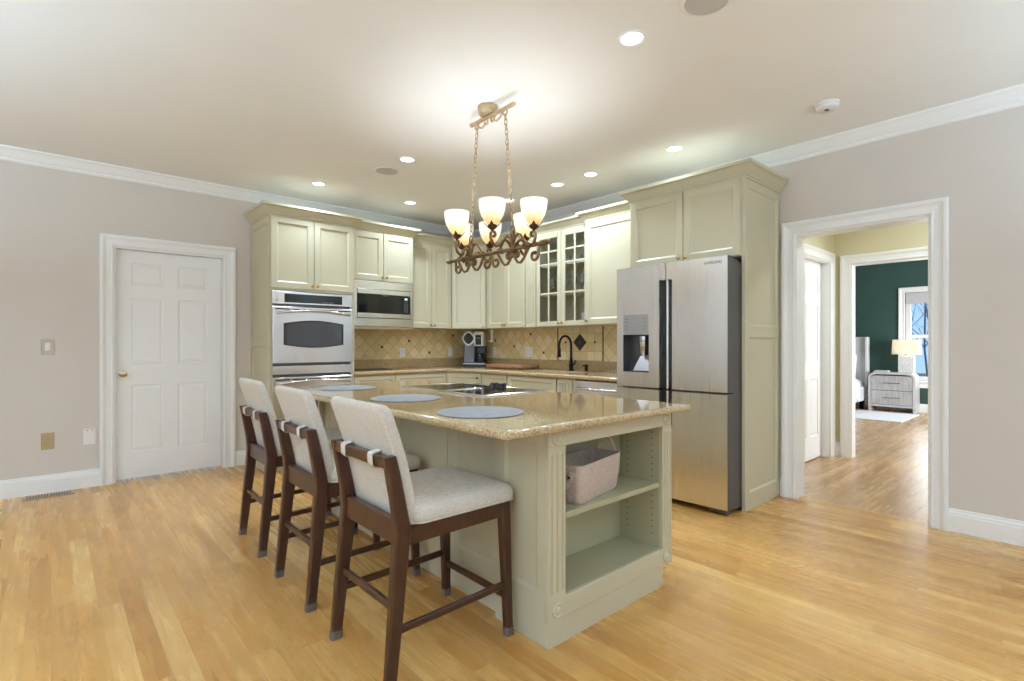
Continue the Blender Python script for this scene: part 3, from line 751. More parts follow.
# base cabinets and worktop
BF = 5.09; BX = 3.68; CT = .92
b1 = thing('base_cabinet', 'cream base cabinet with drawer beside the tall oven cabinet', 'cabinet', (2.338, BF, 0))
b2 = thing('base_cabinet', 'cream wide base cabinet with drawer, under the wall outlets left of the coffee maker', 'cabinet', (2.815, BF, 0))
QA, QB = Vector((3.50, BF)), Vector((BX, 4.62))
for o, w_ in ((b1, .475), (b2, .682)):
    MB().box((.001, 0, .1), (w_, .54, .881)).box((.001, .06, 0), (w_, .54, .1)).build('body', M_cab, o)
    dr_ = cab_door(.006, .70, w_-.006, .868, .04).build('drawer', M_cab, o)
    knob(w_/2 if w_ > .5 else w_-.05, .80 if w_ < .5 else .785, parent=dr_)
    doors(o, [(.006, w_-.006, w_-.05)], .115, .69, 'top')
ql = (QB-QA).length; qa = math.atan2(QB.y-QA.y, QB.x-QA.x); inv = Matrix.Rotation(-qa, 2)
b3 = thing('corner_base_cabinet', 'cream corner base cabinet with small black knob below the coffee maker', 'cabinet', (QA.x, QA.y, 0), qa)
def qpoly(e): return [(p.x, p.y) for p in [(inv @ (Vector(q)-QA)) for q in ((3.501, BF+e), (BX+e, 4.621), (4.32, 4.621), (4.32, 5.61), (3.501, 5.61))]]
MB().prism(qpoly(0), XY, .1, .881).prism(qpoly(.06), XY, 0, .1).build('body', M_cab, b3)
d = cab_door(.02, .115, ql-.02, .868, .045).build('door', M_cab, b3); knob(ql-.055, .82, parent=d, m=M_iron)
b4 = thing('base_cabinet', 'narrow cream base drawer unit between the corner and the sink cabinet', 'cabinet', (BX, 4.618, 0), R90)
MB().box((0, 0, .1), (.43, .62, .881)).box((0, .06, 0), (.43, .62, .1)).build('body', M_cab, b4)
for z0, z1 in ((.70, .868), (.42, .69), (.115, .41)):
    d = cab_door(.008, z0, .422, z1, .035).build('drawer', M_cab, b4)
    if z0 > .6: knob(.215, .775, parent=d, m=M_brass)
b5 = thing('sink_cabinet', 'cream sink base cabinet with false drawer front under the dark faucet', 'cabinet', (BX, 4.186, 0), R90)
b = MB().box((0, 0, .1), (.02, .62, .881)).box((.70, 0, .1), (.725, .62, .881)).box((.02, 0, .1), (.70, .04, .881)).box((.02, .04, .1), (.70, .62, .12)).box((0, .06, 0), (.725, .62, .1))
b.build('body', M_cab, b5)
cab_door(.02, .70, .725, .868, .04).build('false_drawer', M_cab, b5)
doors(b5, [(.02, .37, .34), (.375, .725, .405)], .115, .69, 'top')
b6 = thing('fluted_filler', 'short fluted cream filler between sink cabinet and dishwasher', 'cabinet trim', (BX, 3.458, 0), R90)
MB().box((0, 0, .1), (.222, .60, .881)).box((0, .06, 0), (.222, .60, .1)).build('backing', M_cab, b6)
flutes(.02, .20, .12, .868, .018, 4).build('fluted_face', M_cab, b6)
dw = thing('dishwasher', 'stainless dishwasher under the worktop next to the refrigerator', 'dishwasher', (BX, 3.232, 0), R90)
MB().box((.004, .002, .10), (.592, .58, .879)).box((.004, .06, 0), (.592, .58, .1)).build('tub_casing', M_steel_d, dw)
MB().box((.006, -.024, .115), (.590, .001, .872), .006).build('door', M_steel_h, dw)
n = 13; hp = [(.06+.476*i/(n-1), -.030-.04*math.sin(PI*i/(n-1))**.5, .800+.0*i) for i in range(n)]
MB().tube(hp, .013, 10).build('handle', M_chrome, dw, 50)

wt = thing('worktop', 'tan granite worktop running round the corner below the wall cabinets', 'worktop')
m_ = MB(); zt, zb = CT, .882
WX, WF = 3.645, 5.065
for pg in ([(2.3365, WF), (3.49, WF), (3.49, 5.639), (2.3365, 5.639)], [(3.49, WF), (WX, 4.64), (4.344, 4.64), (4.344, 5.639), (3.49, 5.639)],
           [(WX, 4.10), (4.344, 4.10), (4.344, 4.64), (WX, 4.64)], [(WX, 3.42), (3.75, 3.42), (3.75, 4.10), (WX, 4.10)], [(4.13, 3.42), (4.344, 3.42), (4.344, 4.10), (4.13, 4.10)], [(WX, 2.637), (4.344, 2.637), (4.344, 3.42), (WX, 3.42)]):
    m_.prism(pg, XY, zb, zt)
m_.sweep([(WX, 2.637), (WX, 4.64), (3.49, WF), (2.3365, WF)], [(0, zb), (.012, zb+.002), (.020, zb+.010), (.020, zt-.010), (.012, zt-.002), (0, zt)], XY)
m_.build('slab', M_granite, wt, 40)
MB().box((2.3365, 5.62, CT), (4.324, 5.6395, 1.025), .002).build('upstand', M_granite2, wt)
MB().box((4.324, 2.637, CT), (4.3445, 5.6395, 1.025), .002).build('upstand', M_granite2, wt)
sk = thing('sink', 'undermount steel sink let into the granite below the faucet', 'sink', (3.75, 3.42, 0))
m_ = MB()
for lo, hi in (((-.012, -.012, .70), (.392, .692, .71)), ((-.012, -.012, .71), (0, .692, .8815)), ((.38, -.012, .71), (.392, .692, .8815)), ((0, -.012, .71), (.38, 0, .8815)), ((0, .68, .71), (.38, .692, .8815))): m_.box(lo, hi)
m_.build('basin', M_steel_h, sk)
MB().lathe([(.04, .7102), (.04, .713), (.02, .712), (.001, .711)], (.19, .34, 0), 18).build('drain', M_chrome, sk)

# tiled backsplashes
HX_ = TS*math.sqrt(2)/2
bl = thing('tile_backsplash', 'cream diagonal tile backsplash behind the microwave side worktop', 'backsplash', (2.947, 5.632, 1.173))
MB().box((2.338-2.947, 0, 1.0255-1.173), (4.336-2.947, .0075, 1.42-1.173)).build('diagonal_tiles', M_tile_d, bl)
def accent(x, z, parent, s=.014): return MB().box((x-s, -.003, z-s), (x+s, .0005, z+s), .001).build('accent_tile', M_accent, parent)
for i, j in ((0, 0), (5, 1), (9, -1), (14, 2)): accent(i*HX_, j*HX_, bl)
br = thing('tile_backsplash', 'cream tile backsplash behind the sink with dark diamond medallion', 'backsplash', (4.337, 5.18, 1.255), R90)
pz0, pz1 = 1.0255-1.255, 1.42-1.255
xa, xb = 5.18-4.066, 5.18-3.416
MB().box((-.455, 0, pz0), (xa-.008, .0075, pz1)).box((xb+.008, 0, pz0), (5.18-2.637, .0075, pz1)).build('diagonal_tiles', M_tile_d, br)
st = MB().box((xa+.008-1.446, 0, pz0+.027), (xb-.008-1.446, .0075, pz1+.027)).build('square_tiles', M_tile_s, br); st.location = (1.446, 0, -.027)
for x in (xa, xb): MB().box((x-.0075, -.004, pz0), (x+.0075, .0075, pz1), .002).build('pencil_liner', M_accent, br)
for i, j in ((0, 0), (5, -1), (9, 1), (12, -2)): accent(i*HX_, j*HX_, br)
for dx in (-.214, .210): MB().prism([(1.446+dx, -.027-.016), (1.446+dx+.016, -.027), (1.446+dx, -.027+.016), (1.446+dx-.016, -.027)], XZ, -.003, .001).build('accent_tile', M_accent, br)
dm = MB().prism([(1.446, -.027-.094), (1.446+.094, -.027), (1.446, -.027+.094), (1.446-.094, -.027)], XZ, -.005, .001).build('medallion', M_accent, br)
MB().lathe([(.02, -.0052), (.02, -.0065), (.001, -.0068)], (1.446, 0, -.027), 20, 'y').build('medallion_boss', mat('brown_relief', srgb(92, 66, 48), .4), dm)
def outlet(name, label, loc, rz, w_=.072, h_=.115, kind='outlet', pm=None, gang=1, group=None):
    t = thing(name, label, 'wall plate', loc, rz, group)
    MB().box((-w_/2, -.006, -h_/2), (w_/2, 0, h_/2), .0025).build('plate', pm or M_white, t)
    for g in range(gang):
        cx = (g-(gang-1)/2)*.046
        if kind == 'rocker': MB().box((cx-.017, -.010, -.033), (cx+.017, -.006, .033), .002).build('rocker', M_white, t)
        elif kind == 'outlet':
            for s in (-.02, .02):
                f = MB().box((cx-.016, -.008, s-.013), (cx+.016, -.006, s+.013), .003).build('socket', pm or M_white, t)
                for q in (-.006, .006): MB().box((cx+q-.001, -.0085, s-.004), (cx+q+.001, -.0079, s+.005)).build('slot', M_black, f)
    return t
outlet('power_outlet', 'white outlet on the tiles under the double door wall cabinet, nearer the microwave', (3.222, 5.632, 1.104), 0)
outlet('power_outlet', 'white outlet on the tiles just on the microwave side of the coffee maker', (3.929, 5.632, 1.108), 0)
outlet('power_outlet', 'white outlet on the tiles just on the sink side of the coffee maker', (4.337, 5.19, 1.11), R90)
outlet('power_outlet', 'wide white double plate on the tiles above the cutting board', (4.337, 4.545, 1.111), R90, .13, .118, 'outlet', None, 2)
M_tanp = mat('tan_plate', srgb(176, 152, 112), .45); M_beigep = mat('beige_plate', srgb(190, 180, 160), .45)
outlet('light_switch', 'beige plate with white rocker switch at hand height on the greige wall', (-.02, YW, 1.187), 0, .082, .125, 'rocker', M_beigep)
outlet('power_outlet', 'tan outlet plate low on the greige wall above the floor register', (-.02, YW, .42), 0, .082, .135, 'outlet', M_tanp)
cv = thing('control_plate', 'white square wall control low beside the white door casing', 'wall plate', (.243, YW, .427))
MB().box((-.042, -.010, -.067), (.042, 0, .067), .003).build('plate', M_white, cv); MB().box((-.030, -.0125, -.050), (.030, -.010, .040), .002).build('cover', M_white, cv)
for x in (-.018, .018): MB().box((x-.006, -.0122, .052), (x+.006, -.0098, .056)).build('slot', M_black, cv)
vg = thing('floor_register', 'metal louvred floor register below the tan outlet', 'vent', (-.01, 5.525, 0))
MB().box((-.155, -.058, 0), (.155, .058, .006), .003).build('frame', mat('register_metal', srgb(176, 164, 146), .4, metal=.6), vg)
for i in range(16):
    x = -.132+.0165*i+(.008 if i > 7 else 0)
    MB().box((x, -.040, .0055), (x+.007, .040, .0072)).build('slot', M_dark, vg)

# things on the worktop
fa = thing('faucet', 'dark bronze gooseneck pull down faucet at the sink', 'faucet', (4.215, 3.755, CT))
MB().lathe([(.031, 0), (.031, .006), (.024, .012), (.022, .05), (.026, .055), (.026, .075), (.020, .09), (.016, .13), (.013, .15)], (0, 0, 0), 18).build('base', M_iron, fa, 40)
pts = [(0, 0, .14), (0, 0, .25)] + [(-.095+.095*math.cos(PI*i/12), .0, .27+.105*math.sin(PI*i/12)) for i in range(13)] + [(-.19, 0, .245)]
MB().tube(pts, .0125, 12).build('spout', M_iron, fa, 60)
MB().lathe([(.013, .25), (.018, .24), (.019, .20), (.023, .155), (.021, .15), (.001, .15)], (-.19, 0, 0), 16).build('spray_head', M_iron, fa, 40)
MB().tube([(0, -.02, .065), (0, -.045, .07), (.0, -.055, .085), (.0, -.06, .115)], [.010, .009, .007, .006], 10).build('lever', M_iron, fa, 50)
so = thing('soap_dispenser', 'small dark soap dispenser pump beside the faucet', 'soap dispenser', (4.20, 3.53, CT))
MB().lathe([(.022, 0), (.022, .008), (.016, .012), (.015, .045), (.018, .05), (.018, .07), (.006, .074)], (0, 0, 0), 14).build('pump', M_iron, so, 40)
MB().tube([(0, 0, .066), (-.03, 0, .068), (-.06, 0, .058)], .006, 8).build('spout', M_iron, so)

ca = math.radians(-48)
cm = thing('coffee_maker', 'grey and black single serve coffee maker in the corner of the worktop', 'coffee maker', (4.105, 5.315, CT), ca)
M_cgrey = mat('coffee_grey', srgb(112, 112, 116), .4); M_csil = mat('coffee_silver', srgb(200, 200, 200), .3, metal=.6)
MB().box((-.145, -.10, 0), (.145, .14, .026), .006).build('foot', M_black, cm)
MB().box((-.147, -.102, .0262), (.147, .142, .044), .006).build('base_tray', M_csil, cm)
MB().box((-.14, -.06, .044), (.0, .14, .40), .012).build('water_column', M_cgrey, cm)
MB().box((.0, .03, .044), (.135, .14, .26), .008).build('brew_bay', M_black, cm)
MB().box((-.002, -.085, .262), (.125, .14, .452), .010).build('brew_head', mat('white_gloss', srgb(226, 224, 220), .3), cm)
hd = MB().box((.018, -.0875, .278), (.095, -.0845, .405), .001).build('touch_panel', M_bglass, cm)
for i in range(3): MB().box((.035+.02*i, -.0882, .36), (.046+.02*i, -.0874, .372)).build('icon', M_key, hd)
rr = [(.086*math.copysign(abs(math.cos(a))**1.35, math.cos(a)), .096*math.copysign(abs(math.sin(a))**1.35, math.sin(a))) for a in [2*PI*i/32 for i in range(32)]]
MB().prism([(-.07+x, .36+z) for x, z in rr], XZ, -.09, -.062).build('pod_lid', mat('white_ring', srgb(224, 222, 218), .3), cm)
MB().prism([(-.07+x*.76, .36+z*.76) for x, z in rr], XZ, -.092, -.0895).build('lid_window', M_bglass, cm)
MB().lathe([(.036, .046), (.048, .06), (.052, .13), (.044, .17), (.040, .17), (.048, .13), (.044, .062), (.001, .05)], (.07, -.03, 0), 20).build('carafe', mat('smoke_glass', srgb(30, 30, 32), .05), cm, 50)
MB().tube([(.118, -.04, .155), (.14, -.055, .15), (.14, -.055, .09), (.118, -.04, .08)], .006, 8).build('carafe_handle', M_black, cm)
ph = thing('paper_towel_arm', 'white arm bracket hanging under the wall cabinet beside the coffee maker', 'bracket', (4.17, 5.05, 1.397), R90)
MB().box((-.012, -.012, -.145), (.012, .012, 0), .003).box((-.055, -.014, -.165), (.018, .014, -.14), .004).build('arm', M_white, ph)
cbd = thing('cutting_board', 'brown wooden cutting board lying on the worktop between coffee maker and sink', 'cutting board', (4.12, 4.60, CT), R90+.06)
M_board = mat('streaky_board_wood', srgb(170, 112, 72), .45)
L(M_board, ramp(M_board, noise(M_board, coords(M_board, scale=(3, 40, 40)), 2, 5, .6, 1.5), [(.3, srgb(104, 62, 42)), (.5, srgb(160, 112, 80)), (.72, srgb(196, 154, 114))]), P(M_board).inputs['Base Color'])
MB().box((-.30, -.17, .008), (.30, .15, .045), .008).build('board', M_board, cbd)
for x in (-.24, .24):
    for y in (-.12, .10): MB().lathe([(.012, 0), (.012, .009)], (x, y, 0), 10).build('foot', M_black, cbd)
tr = MB().box((-.20, -.13, 0), (.20, .13, .006), .003).build('griddle_mat', mat('dark_mat', srgb(64, 52, 44), .5)); tr.location = (2.70, 5.42, CT)
tag(tr, 'thin dark mat lying flat on the worktop beside the oven cabinet', 'mat')

# ------------------------------------------------------------------ island
IX0, IX1, IY0, IY1 = 1.462, 2.362, 1.422, 3.75
IT = .868                                   # underside of the island slab
il = thing('kitchen_island', 'sage kitchen island with open fluted bookcase end and panelled seating side', 'island', (IX0, IY0, 0))
iw, idp = IX1-IX0, IY1-IY0
# bookcase end, front at local y=0
bk = .27
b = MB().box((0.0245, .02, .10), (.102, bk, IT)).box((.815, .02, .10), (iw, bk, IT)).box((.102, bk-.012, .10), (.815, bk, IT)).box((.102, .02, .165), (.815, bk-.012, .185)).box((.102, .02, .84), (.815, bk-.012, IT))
b.build('bookcase', M_cab_shade, il)
MB().box((0, 0, .10), (iw, .02, .186), .003).build('bottom_rail', M_cab, il)
MB().box((0, 0, .797), (iw, .02, IT), .003).build('top_rail', M_cab, il)
for a, c in ((.0, .100), (.815, iw)):
    f = flutes(a, c, .186, .797, .020, 3).warp(lambda x, y, z: (x, y+.020, z)).build('fluted_pilaster', M_cab, il)
for x in (.052, iw-.048):
    for z in (.143, .833):
        MB().lathe([(.030, .0), (.030, -.004), (.026, -.007), (.022, -.004), (.018, -.003), (.014, -.006), (.009, -.010), (.004, -.011), (.001, -.0112)], (x, 0, z), 24, 'y').build('rosette', M_cab, il, 35)
MB().box((.104, .016, .490), (.813, bk-.013, .515), .003).build('shelf', M_cab_shade, il)
ph_ = MB()
for z in [.25+.032*i for i in range(17)]:
    if abs(z-.50) > .03:
        for y in (.06, .21): ph_.lathe([(.0035, .8152), (.0035, .8146), (.0005, .8145)], (0, y, z), 8, 'x')
tag(ph_.build('shelf_peg_holes', M_dark, il), kind='stuff')
# body behind and plinth
MB().box((.0245, bk, .10), (iw-.022, .314, IT)).box((.062, .314, .10), (iw-.022, idp, IT)).build('body', M_cab, il)
MB().prism([(.004, .004), (iw-.078, .004), (iw-.078, idp-.004), (.040, idp-.004), (.040, .330), (.004, .330)], XY, 0, .10).build('plinth', M_cab, il)
# seating side panels (face -x)
def side_panel(y0, y1, fr_=.052, x=.024):
    return MB().slab(y0, .10, y1, IT, .022, [(y0+fr_, .205, y1-fr_, IT-.05)], RINGS, 0, .002).warp(lambda a, b_, c: (x+b_, a, c)).build('seating_side_panel', M_cab, il)
side_panel(.021, .312, .045)
ys = [.336, .752, 1.232, 1.712, idp]
for a, c in zip(ys[:-1], ys[1:]): side_panel(a, c-.004, x=.060)
# far end and working side
MB().slab(0, .10, iw, IT, .02, [(.06, .17, iw-.06, IT-.06)], RINGS, 0, .002).warp(lambda a, b_, c: (a, idp-b_, c)).build('end_panel', M_cab, il)
n_ = 4; pw = (idp-bk-.01)/n_
for i in range(n_):
    y0 = bk+.01+pw*i
    f = lambda a, b_, c: (iw-.022-b_, a, c)
    d = MB().slab(y0, .69, y0+pw-.006, .862, .02, [(y0+.045, .735, y0+pw-.051, .817)], RINGS).warp(f).build('drawer', M_cab, il)
    d = MB().slab(y0, .115, y0+pw-.006, .68, .02, [(y0+.055, .17, y0+pw-.061, .625)], RINGS).warp(f).build('door', M_cab, il)
# granite top
TX0, TX1, TY0, TY1 = 1.185, 2.435, 1.355, 3.85
it = thing('island_worktop', 'polished tan granite top of the island overhanging on the stool side', 'worktop', (0, 0, IT))
e = .02; th = .034
CTX0, CTX1, CTY0, CTY1 = 1.865, 2.40, 2.345, 3.27
m_ = MB()
for x0, y0, x1, y1 in ((TX0+e, TY0+e, TX1-e, CTY0+.03), (TX0+e, CTY1-.03, TX1-e, TY1-e), (TX0+e, CTY0+.03, CTX0+.03, CTY1-.03), (CTX1-.03, CTY0+.03, TX1-e, CTY1-.03)):
    m_.box((x0, y0, 0), (x1, y1, th))
m_.sweep([(TX0+e, TY0+e), (TX0+e, TY1-e), (TX1-e, TY1-e), (TX1-e, TY0+e)], [(0, 0), (.012, .0015), (.018, .007), (e, .015), (e, .020), (.018, .028), (.012, .0325), (0, th)], XY, True)
m_.build('slab', M_granite, it, 45)
ITOP = IT+th
# cooktop
ck = thing('cooktop', 'black glass downdraft cooktop with steel rim and vent set in the island', 'cooktop', (CTX0, CTY0, ITOP))
cw, cl = CTX1-CTX0, CTY1-CTY0
m_ = MB().box((.035, .035, -.03), (cw-.035, cl-.035, .0))
m_.sweep([(.018, .018), (.018, cl-.018), (cw-.018, cl-.018), (cw-.018, .018)], [(-.018, 0), (.018, 0), (.018, .006), (.014, .010), (-.012, .010), (-.018, .006)], XY, True)
m_.build('steel_rim', M_chrome, ck)
va, vb = .355, .485
MB().box((.034, .034, -.001), (cw-.034, va, .007), .001).build('glass_panel', M_bglass, ck)
MB().box((.034, vb, -.001), (cw-.034, cl-.034, .007), .001).build('glass_panel', M_bglass, ck)
vt = MB().box((.034, va+.001, -.001), (cw-.034, vb-.001, .006)).build('vent_strip', M_chrome, ck)
for i in range(9): MB().box((.05+.030*i, va+.02, .0055), (.068+.030*i, vb-.02, .0085), .001).build('vent_bar', M_steel_h, vt)
for x, y in ((.415, .420), (.455, .378), (.455, .462), (.492, .378), (.492, .462)):
    MB().lathe([(.018, .006), (.018, .010), (.015, .012), (.014, .030), (.012, .034), (.001, .0345)], (x, y, 0), 16).build('control_knob', M_black, ck, 40)
M_ring = mat('burner_mark', srgb(52, 52, 54), .2)
for y in (.195, .69):
    for x, r_ in ((.155, .075), (.36, .095)):
        MB().lathe([(r_, .0071), (r_, .0074), (r_-.004, .0074), (r_-.004, .0071)], (x, y, 0), 32, closed=True).build('burner_ring', M_ring, ck)
# placemats
pm_lab = ['round grey woven placemat nearest the bookcase end of the island', 'round grey woven placemat in the middle, beside the cooktop', 'round grey woven placemat at the oven end of the island']
for i, (x, y) in enumerate(((1.44, 1.825), (1.495, 2.575), (1.535, 3.44))):
    o = MB().lathe([(.001, 0), (.190, 0), (.195, .002), (.195, .004), (.190, .0055), (.001, .0055)], (0, 0, 0), 48).build('placemat', M_matgrey, None, 30) if i == 0 else pm0.copy()
    if i: COL.objects.link(o)
    else: pm0 = o
    o.location = (x, y, ITOP); tag(o, pm_lab[i], 'placemat', 'placemats on the island')
# storage basket on the shelf
bs = thing('storage_basket', 'taupe felt basket with two loop handles on the island shelf', 'basket', (1.855, 1.562, .5155), .2)
bs.scale = (1.06, .86, 1.06)
def rrect(hx, hy, r, z, dx=0, n=5):
    p = []
    for cx, cy, a0 in ((hx-r, hy-r, 0), (-hx+r, hy-r, 90), (-hx+r, -hy+r, 180), (hx-r, -hy+r, 270)):
        for k in range(n+1):
            a = math.radians(a0+90*k/n); p.append((cx+r*math.cos(a)+dx, cy+r*math.sin(a), z))
    return p
lp = [rrect(.02, .02, .01, .004), rrect(.168, .082, .03, .0), rrect(.178, .090, .032, .012), rrect(.188, .098, .032, .09), rrect(.195, .104, .032, .158), rrect(.194, .103, .032, .163), rrect(.190, .099, .03, .162), rrect(.184, .093, .028, .09), rrect(.172, .084, .028, .016), rrect(.02, .02, .01, .010)]
MB().loft(lp, True).build('felt_body', M_basket, bs, 40)
def strap(x, pts, wd, name):
    n = len(pts); lo = []
    for i, (y, z, dx) in enumerate(pts):
        t_ = Vector((pts[min(i+1, n-1)][0]-pts[max(i-1, 0)][0], pts[min(i+1, n-1)][1]-pts[max(i-1, 0)][1])).normalized(); nn = Vector((-t_.y, t_.x))*.003
        lo.append([(x+dx-wd/2, y+nn.x, z+nn.y), (x+dx+wd/2, y+nn.x, z+nn.y), (x+dx+wd/2, y-nn.x, z-nn.y), (x+dx-wd/2, y-nn.x, z-nn.y)])
    return MB().loft(lo).build(name, M_basket, bs, 40)
strap(.196, [(-.055*math.cos(PI*i/14), .135+.085*math.sin(PI*i/14), .002) for i in range(15)], .022, 'loop_handle')
# hanging handle on the other end
lo = []
for i in range(15):
    a = PI*i/14; y = -.055*math.cos(a); z = .135-.070*math.sin(a); x = -.198-.022*math.sin(a)
    lo.append([(x-.003, y*1.2, z-.010*math.sin(a)), (x+.003, y*1.2, z-.010*math.sin(a)), (x+.003, y*.8, z+.010*math.sin(a)+.001), (x-.003, y*.8, z+.010*math.sin(a)+.001)])
h_ = MB().loft(lo).build('loop_handle', M_basket, bs, 40)
for x, y, z in ((-.205, -.045, .115), (.199, -.052, .115)): MB().lathe([(.006, x-.004), (.007, x+.001), (.006, x+.005), (.001, x+.006)], (0, y, z), 12, 'x').build('rivet', M_iron, bs)

# ------------------------------------------------------------------ counter stools (local x faces the island)
def leg_loops(pts, hx, hy):
    """pts: (x, y, z, scale)"""
    out = []
    for x, y, z, s_ in pts:
        a, b_ = hx*s_, hy*s_; c = min(a, b_)*.35
        out.append([(x-a+c, y-b_, z), (x+a-c, y-b_, z), (x+a, y-b_+c, z), (x+a, y+b_-c, z), (x+a-c, y+b_, z), (x-a+c, y+b_, z), (x-a, y+b_-c, z), (x-a, y-b_+c, z)])
    return out
def cushion(lo, hi, r, nx=6, ny=6):
    """soft pillow block"""
    x0, y0, z0 = lo; x1, y1, z1 = hi
    loops = []
    cx, cy = (x0+x1)/2, (y0+y1)/2; hx, hy = (x1-x0)/2, (y1-y0)/2
    def ring(ins, z): return [(cx+p[0], cy+p[1], p[2]) for p in rrect(hx-ins, hy-ins, max(.006, r-ins*.5), z, 0, 4)]
    h = z1-z0
    for ins, t_ in ((r*.9, 0), (r*.35, .0), (.002, .12), (0, .3), (0, .55), (r*.18, .78), (r*.6, .93), (r*1.6, .985), (hx*.5, 1.0), (hx*.85, 1.0)):
        loops.append(ring(min(ins, hx*.9, hy*.9), z0+h*t_))
    return MB().loft(loops)
def make_stool():
    t = thing('counter_stool', '', 'stool')
    for s in (-1, 1):
        # rear leg and back post in one bent piece
        pts = [(-.285, s*.226, .018, .80), (-.262, s*.223, .25, .95), (-.238, s*.217, .50, 1.12), (-.233, s*.217, .545, 1.15), (-.243, s*.217, .62, 1.0), (-.268, s*.217, .75, .92), (-.283, s*.217, .818, .86)]
        lg = MB().loft(leg_loops(pts, .027, .0185)).build('rear_leg', M_walnut, t, 35)
        MB().loft(leg_loops([(-.2865, s*.226, 0, 1), (-.285, s*.226, .02, 1.0), (-.283, s*.2258, .034, 1.0)], .0225, .0165)).build('felt_cap', M_felt, lg)
        pts = [(.262, s*.226, .018, .78), (.252, s*.221, .30, .95), (.243, s*.217, .556, 1.1)]
        lg = MB().loft(leg_loops(pts, .0235, .0195)).build('front_leg', M_walnut, t, 35)
        MB().loft(leg_loops([(.2627, s*.226, 0, 1), (.262, s*.226, .02, 1.0), (.2615, s*.2258, .034, 1.0)], .0205, .017)).build('felt_cap', M_felt, lg)
        MB().loft([[(-.215, s*.224-.009, .496), (-.215, s*.224+.009, .496), (-.215, s*.224+.009, .556), (-.215, s*.224-.009, .556)], [(.222, s*.224-.009, .500), (.222, s*.224+.009, .500), (.222, s*.224+.009, .556), (.222, s*.224-.009, .556)]]).build('side_apron', M_walnut, t)
        MB().box((-.262, s*.222-.010, .188), (.258, s*.222+.010, .216), .005).warp(lambda x, y, z: (x, y, z+.02*(x+.26))).build('side_stretcher', M_walnut, t)
    MB().box((.232, -.204, .500), (.252, .204, .556), .002).build('front_apron', M_walnut, t)
    MB().box((.242, -.204, .150), (.264, .204, .178), .005).build('front_stretcher', M_walnut, t)
    MB().box((-.268, -.204, .262), (-.246, .204, .292), .005).build('rear_stretcher', M_walnut, t)
    MB().box((-.253, -.204, .496), (-.223, .204, .583), .003).build('rear_apron', M_walnut, t)
    rl = MB().box((-.298, -.204, .772), (-.268, .204, .816), .005).warp(lambda x, y, z: (x-.012*(z-.79)/.03*.3, y, z)).build('back_rail', M_walnut, t)
    st_ = cushion((-.195, -.245, .557), (.298, .245, .632), .05).build('seat', M_linen, t, 60)
    MB().tube([(p[0]+.0515, p[1], .566) for p in rrect(.2465, .2455, .045, 0, 0, 5)], .0035, 6, True).build('seat_piping', M_linen, st_, 60)
    # upholstered back: a boxed cushion leaning back
    def bx(z): q = (z-.57)/.42; return -.182-.116*q-.012*math.sin(PI*min(1, max(0, q)))*-1
    lo = []
    for z, sh in ((.556, .014), (.558, .006), (.566, 0), (.62, 0), (.70, 0), (.78, 0), (.86, 0), (.93, 0), (.972, .0), (.986, .004), (.993, .012), (.995, .019)):
        hy = .217 - (.010 if z > .985 else 0) - sh*.6
        lo.append([(bx(z)+p[0], p[1], p[2] + (.010*(1-(p[1]/.217)**2) if z > .95 else 0)) for p in rrect(.0245-sh, hy, max(.004, .012-sh*.4), z, 0, 4)])
    MB().loft(lo).build('backrest', M_linen, t, 50)
    for s in (-1, 1):
        y0 = s*.115
        lo = []
        for x, z in ((-.250, .826), (-.275, .825), (-.300, .820), (-.3055, .812), (-.3035, .778), (-.294, .768), (-.270, .765), (-.245, .766)):
            lo.append([(x, y0-.018, z), (x, y0+.018, z), (x+.003, y0+.018, z-.003), (x+.003, y0-.018, z-.003)])
        MB().loft(lo).build('strap', M_strap, t, 50)
    return t
st0 = make_stool()
s_lab = ['dark walnut counter stool with oatmeal linen seat, nearest the bookcase end of the island', 'dark walnut counter stool with oatmeal linen seat, between the two others', 'dark walnut counter stool with oatmeal linen seat, nearest the ovens and white door']
for i, (x, y, r) in enumerate(((1.160, 1.842, .0), (1.168, 2.580, -.015), (1.190, 3.360, -.03))):
    o = st0 if i == 0 else copy_tree(st0)
    o.location = (x, y, 0); o.rotation_euler = (0, 0, r); tag(o, s_lab[i], 'stool', 'counter stools along the island')

# ------------------------------------------------------------------ chandelier
CX, CY = 2.105, 2.555
ch = thing('chandelier', 'bronze scrolled six light chandelier with alabaster bell shades hung on two chains over the island', 'chandelier', (CX, CY, 1.79))
def spiral(c, r0, r1, a0, turns, n=26):      # in a plane: returns (u, v)
    return [(c[0]+(r0+(r1-r0)*i/(n-1))*math.cos(a0+turns*2*PI*i/(n-1)), c[1]+(r0+(r1-r0)*i/(n-1))*math.sin(a0+turns*2*PI*i/(n-1))) for i in range(n)]
bar = MB().tube([(0, -.49, 0), (0, .47, 0)], .013, 12)
for s, y in ((-1, -.49), (1, .47)): bar.lathe([(.001, y+s*.03), (.008, y+s*.028), (.015, y+s*.016), (.015, y+s*.004), (.011, y), (.017, y-s*.008), (.017, y-s*.02), (.013, y-s*.024)], (0, 0, 0), 12, 'y')
for y in (-.31, .30, -.10, .10): bar.lathe([(.013, y-.012), (.018, y-.008), (.018, y+.008), (.013, y+.012)], (0, 0, 0), 12, 'y')
bar.build('main_bar', M_bronze, ch, 40)
HUBS = (-.205, .215)
def S(plane, ang, oy, pts, r):
    """planar curve (u,v) stood up in the vertical plane at heading ang from hub oy"""
    return [(u*math.cos(ang), oy+u*math.sin(ang), v) for u, v in pts]
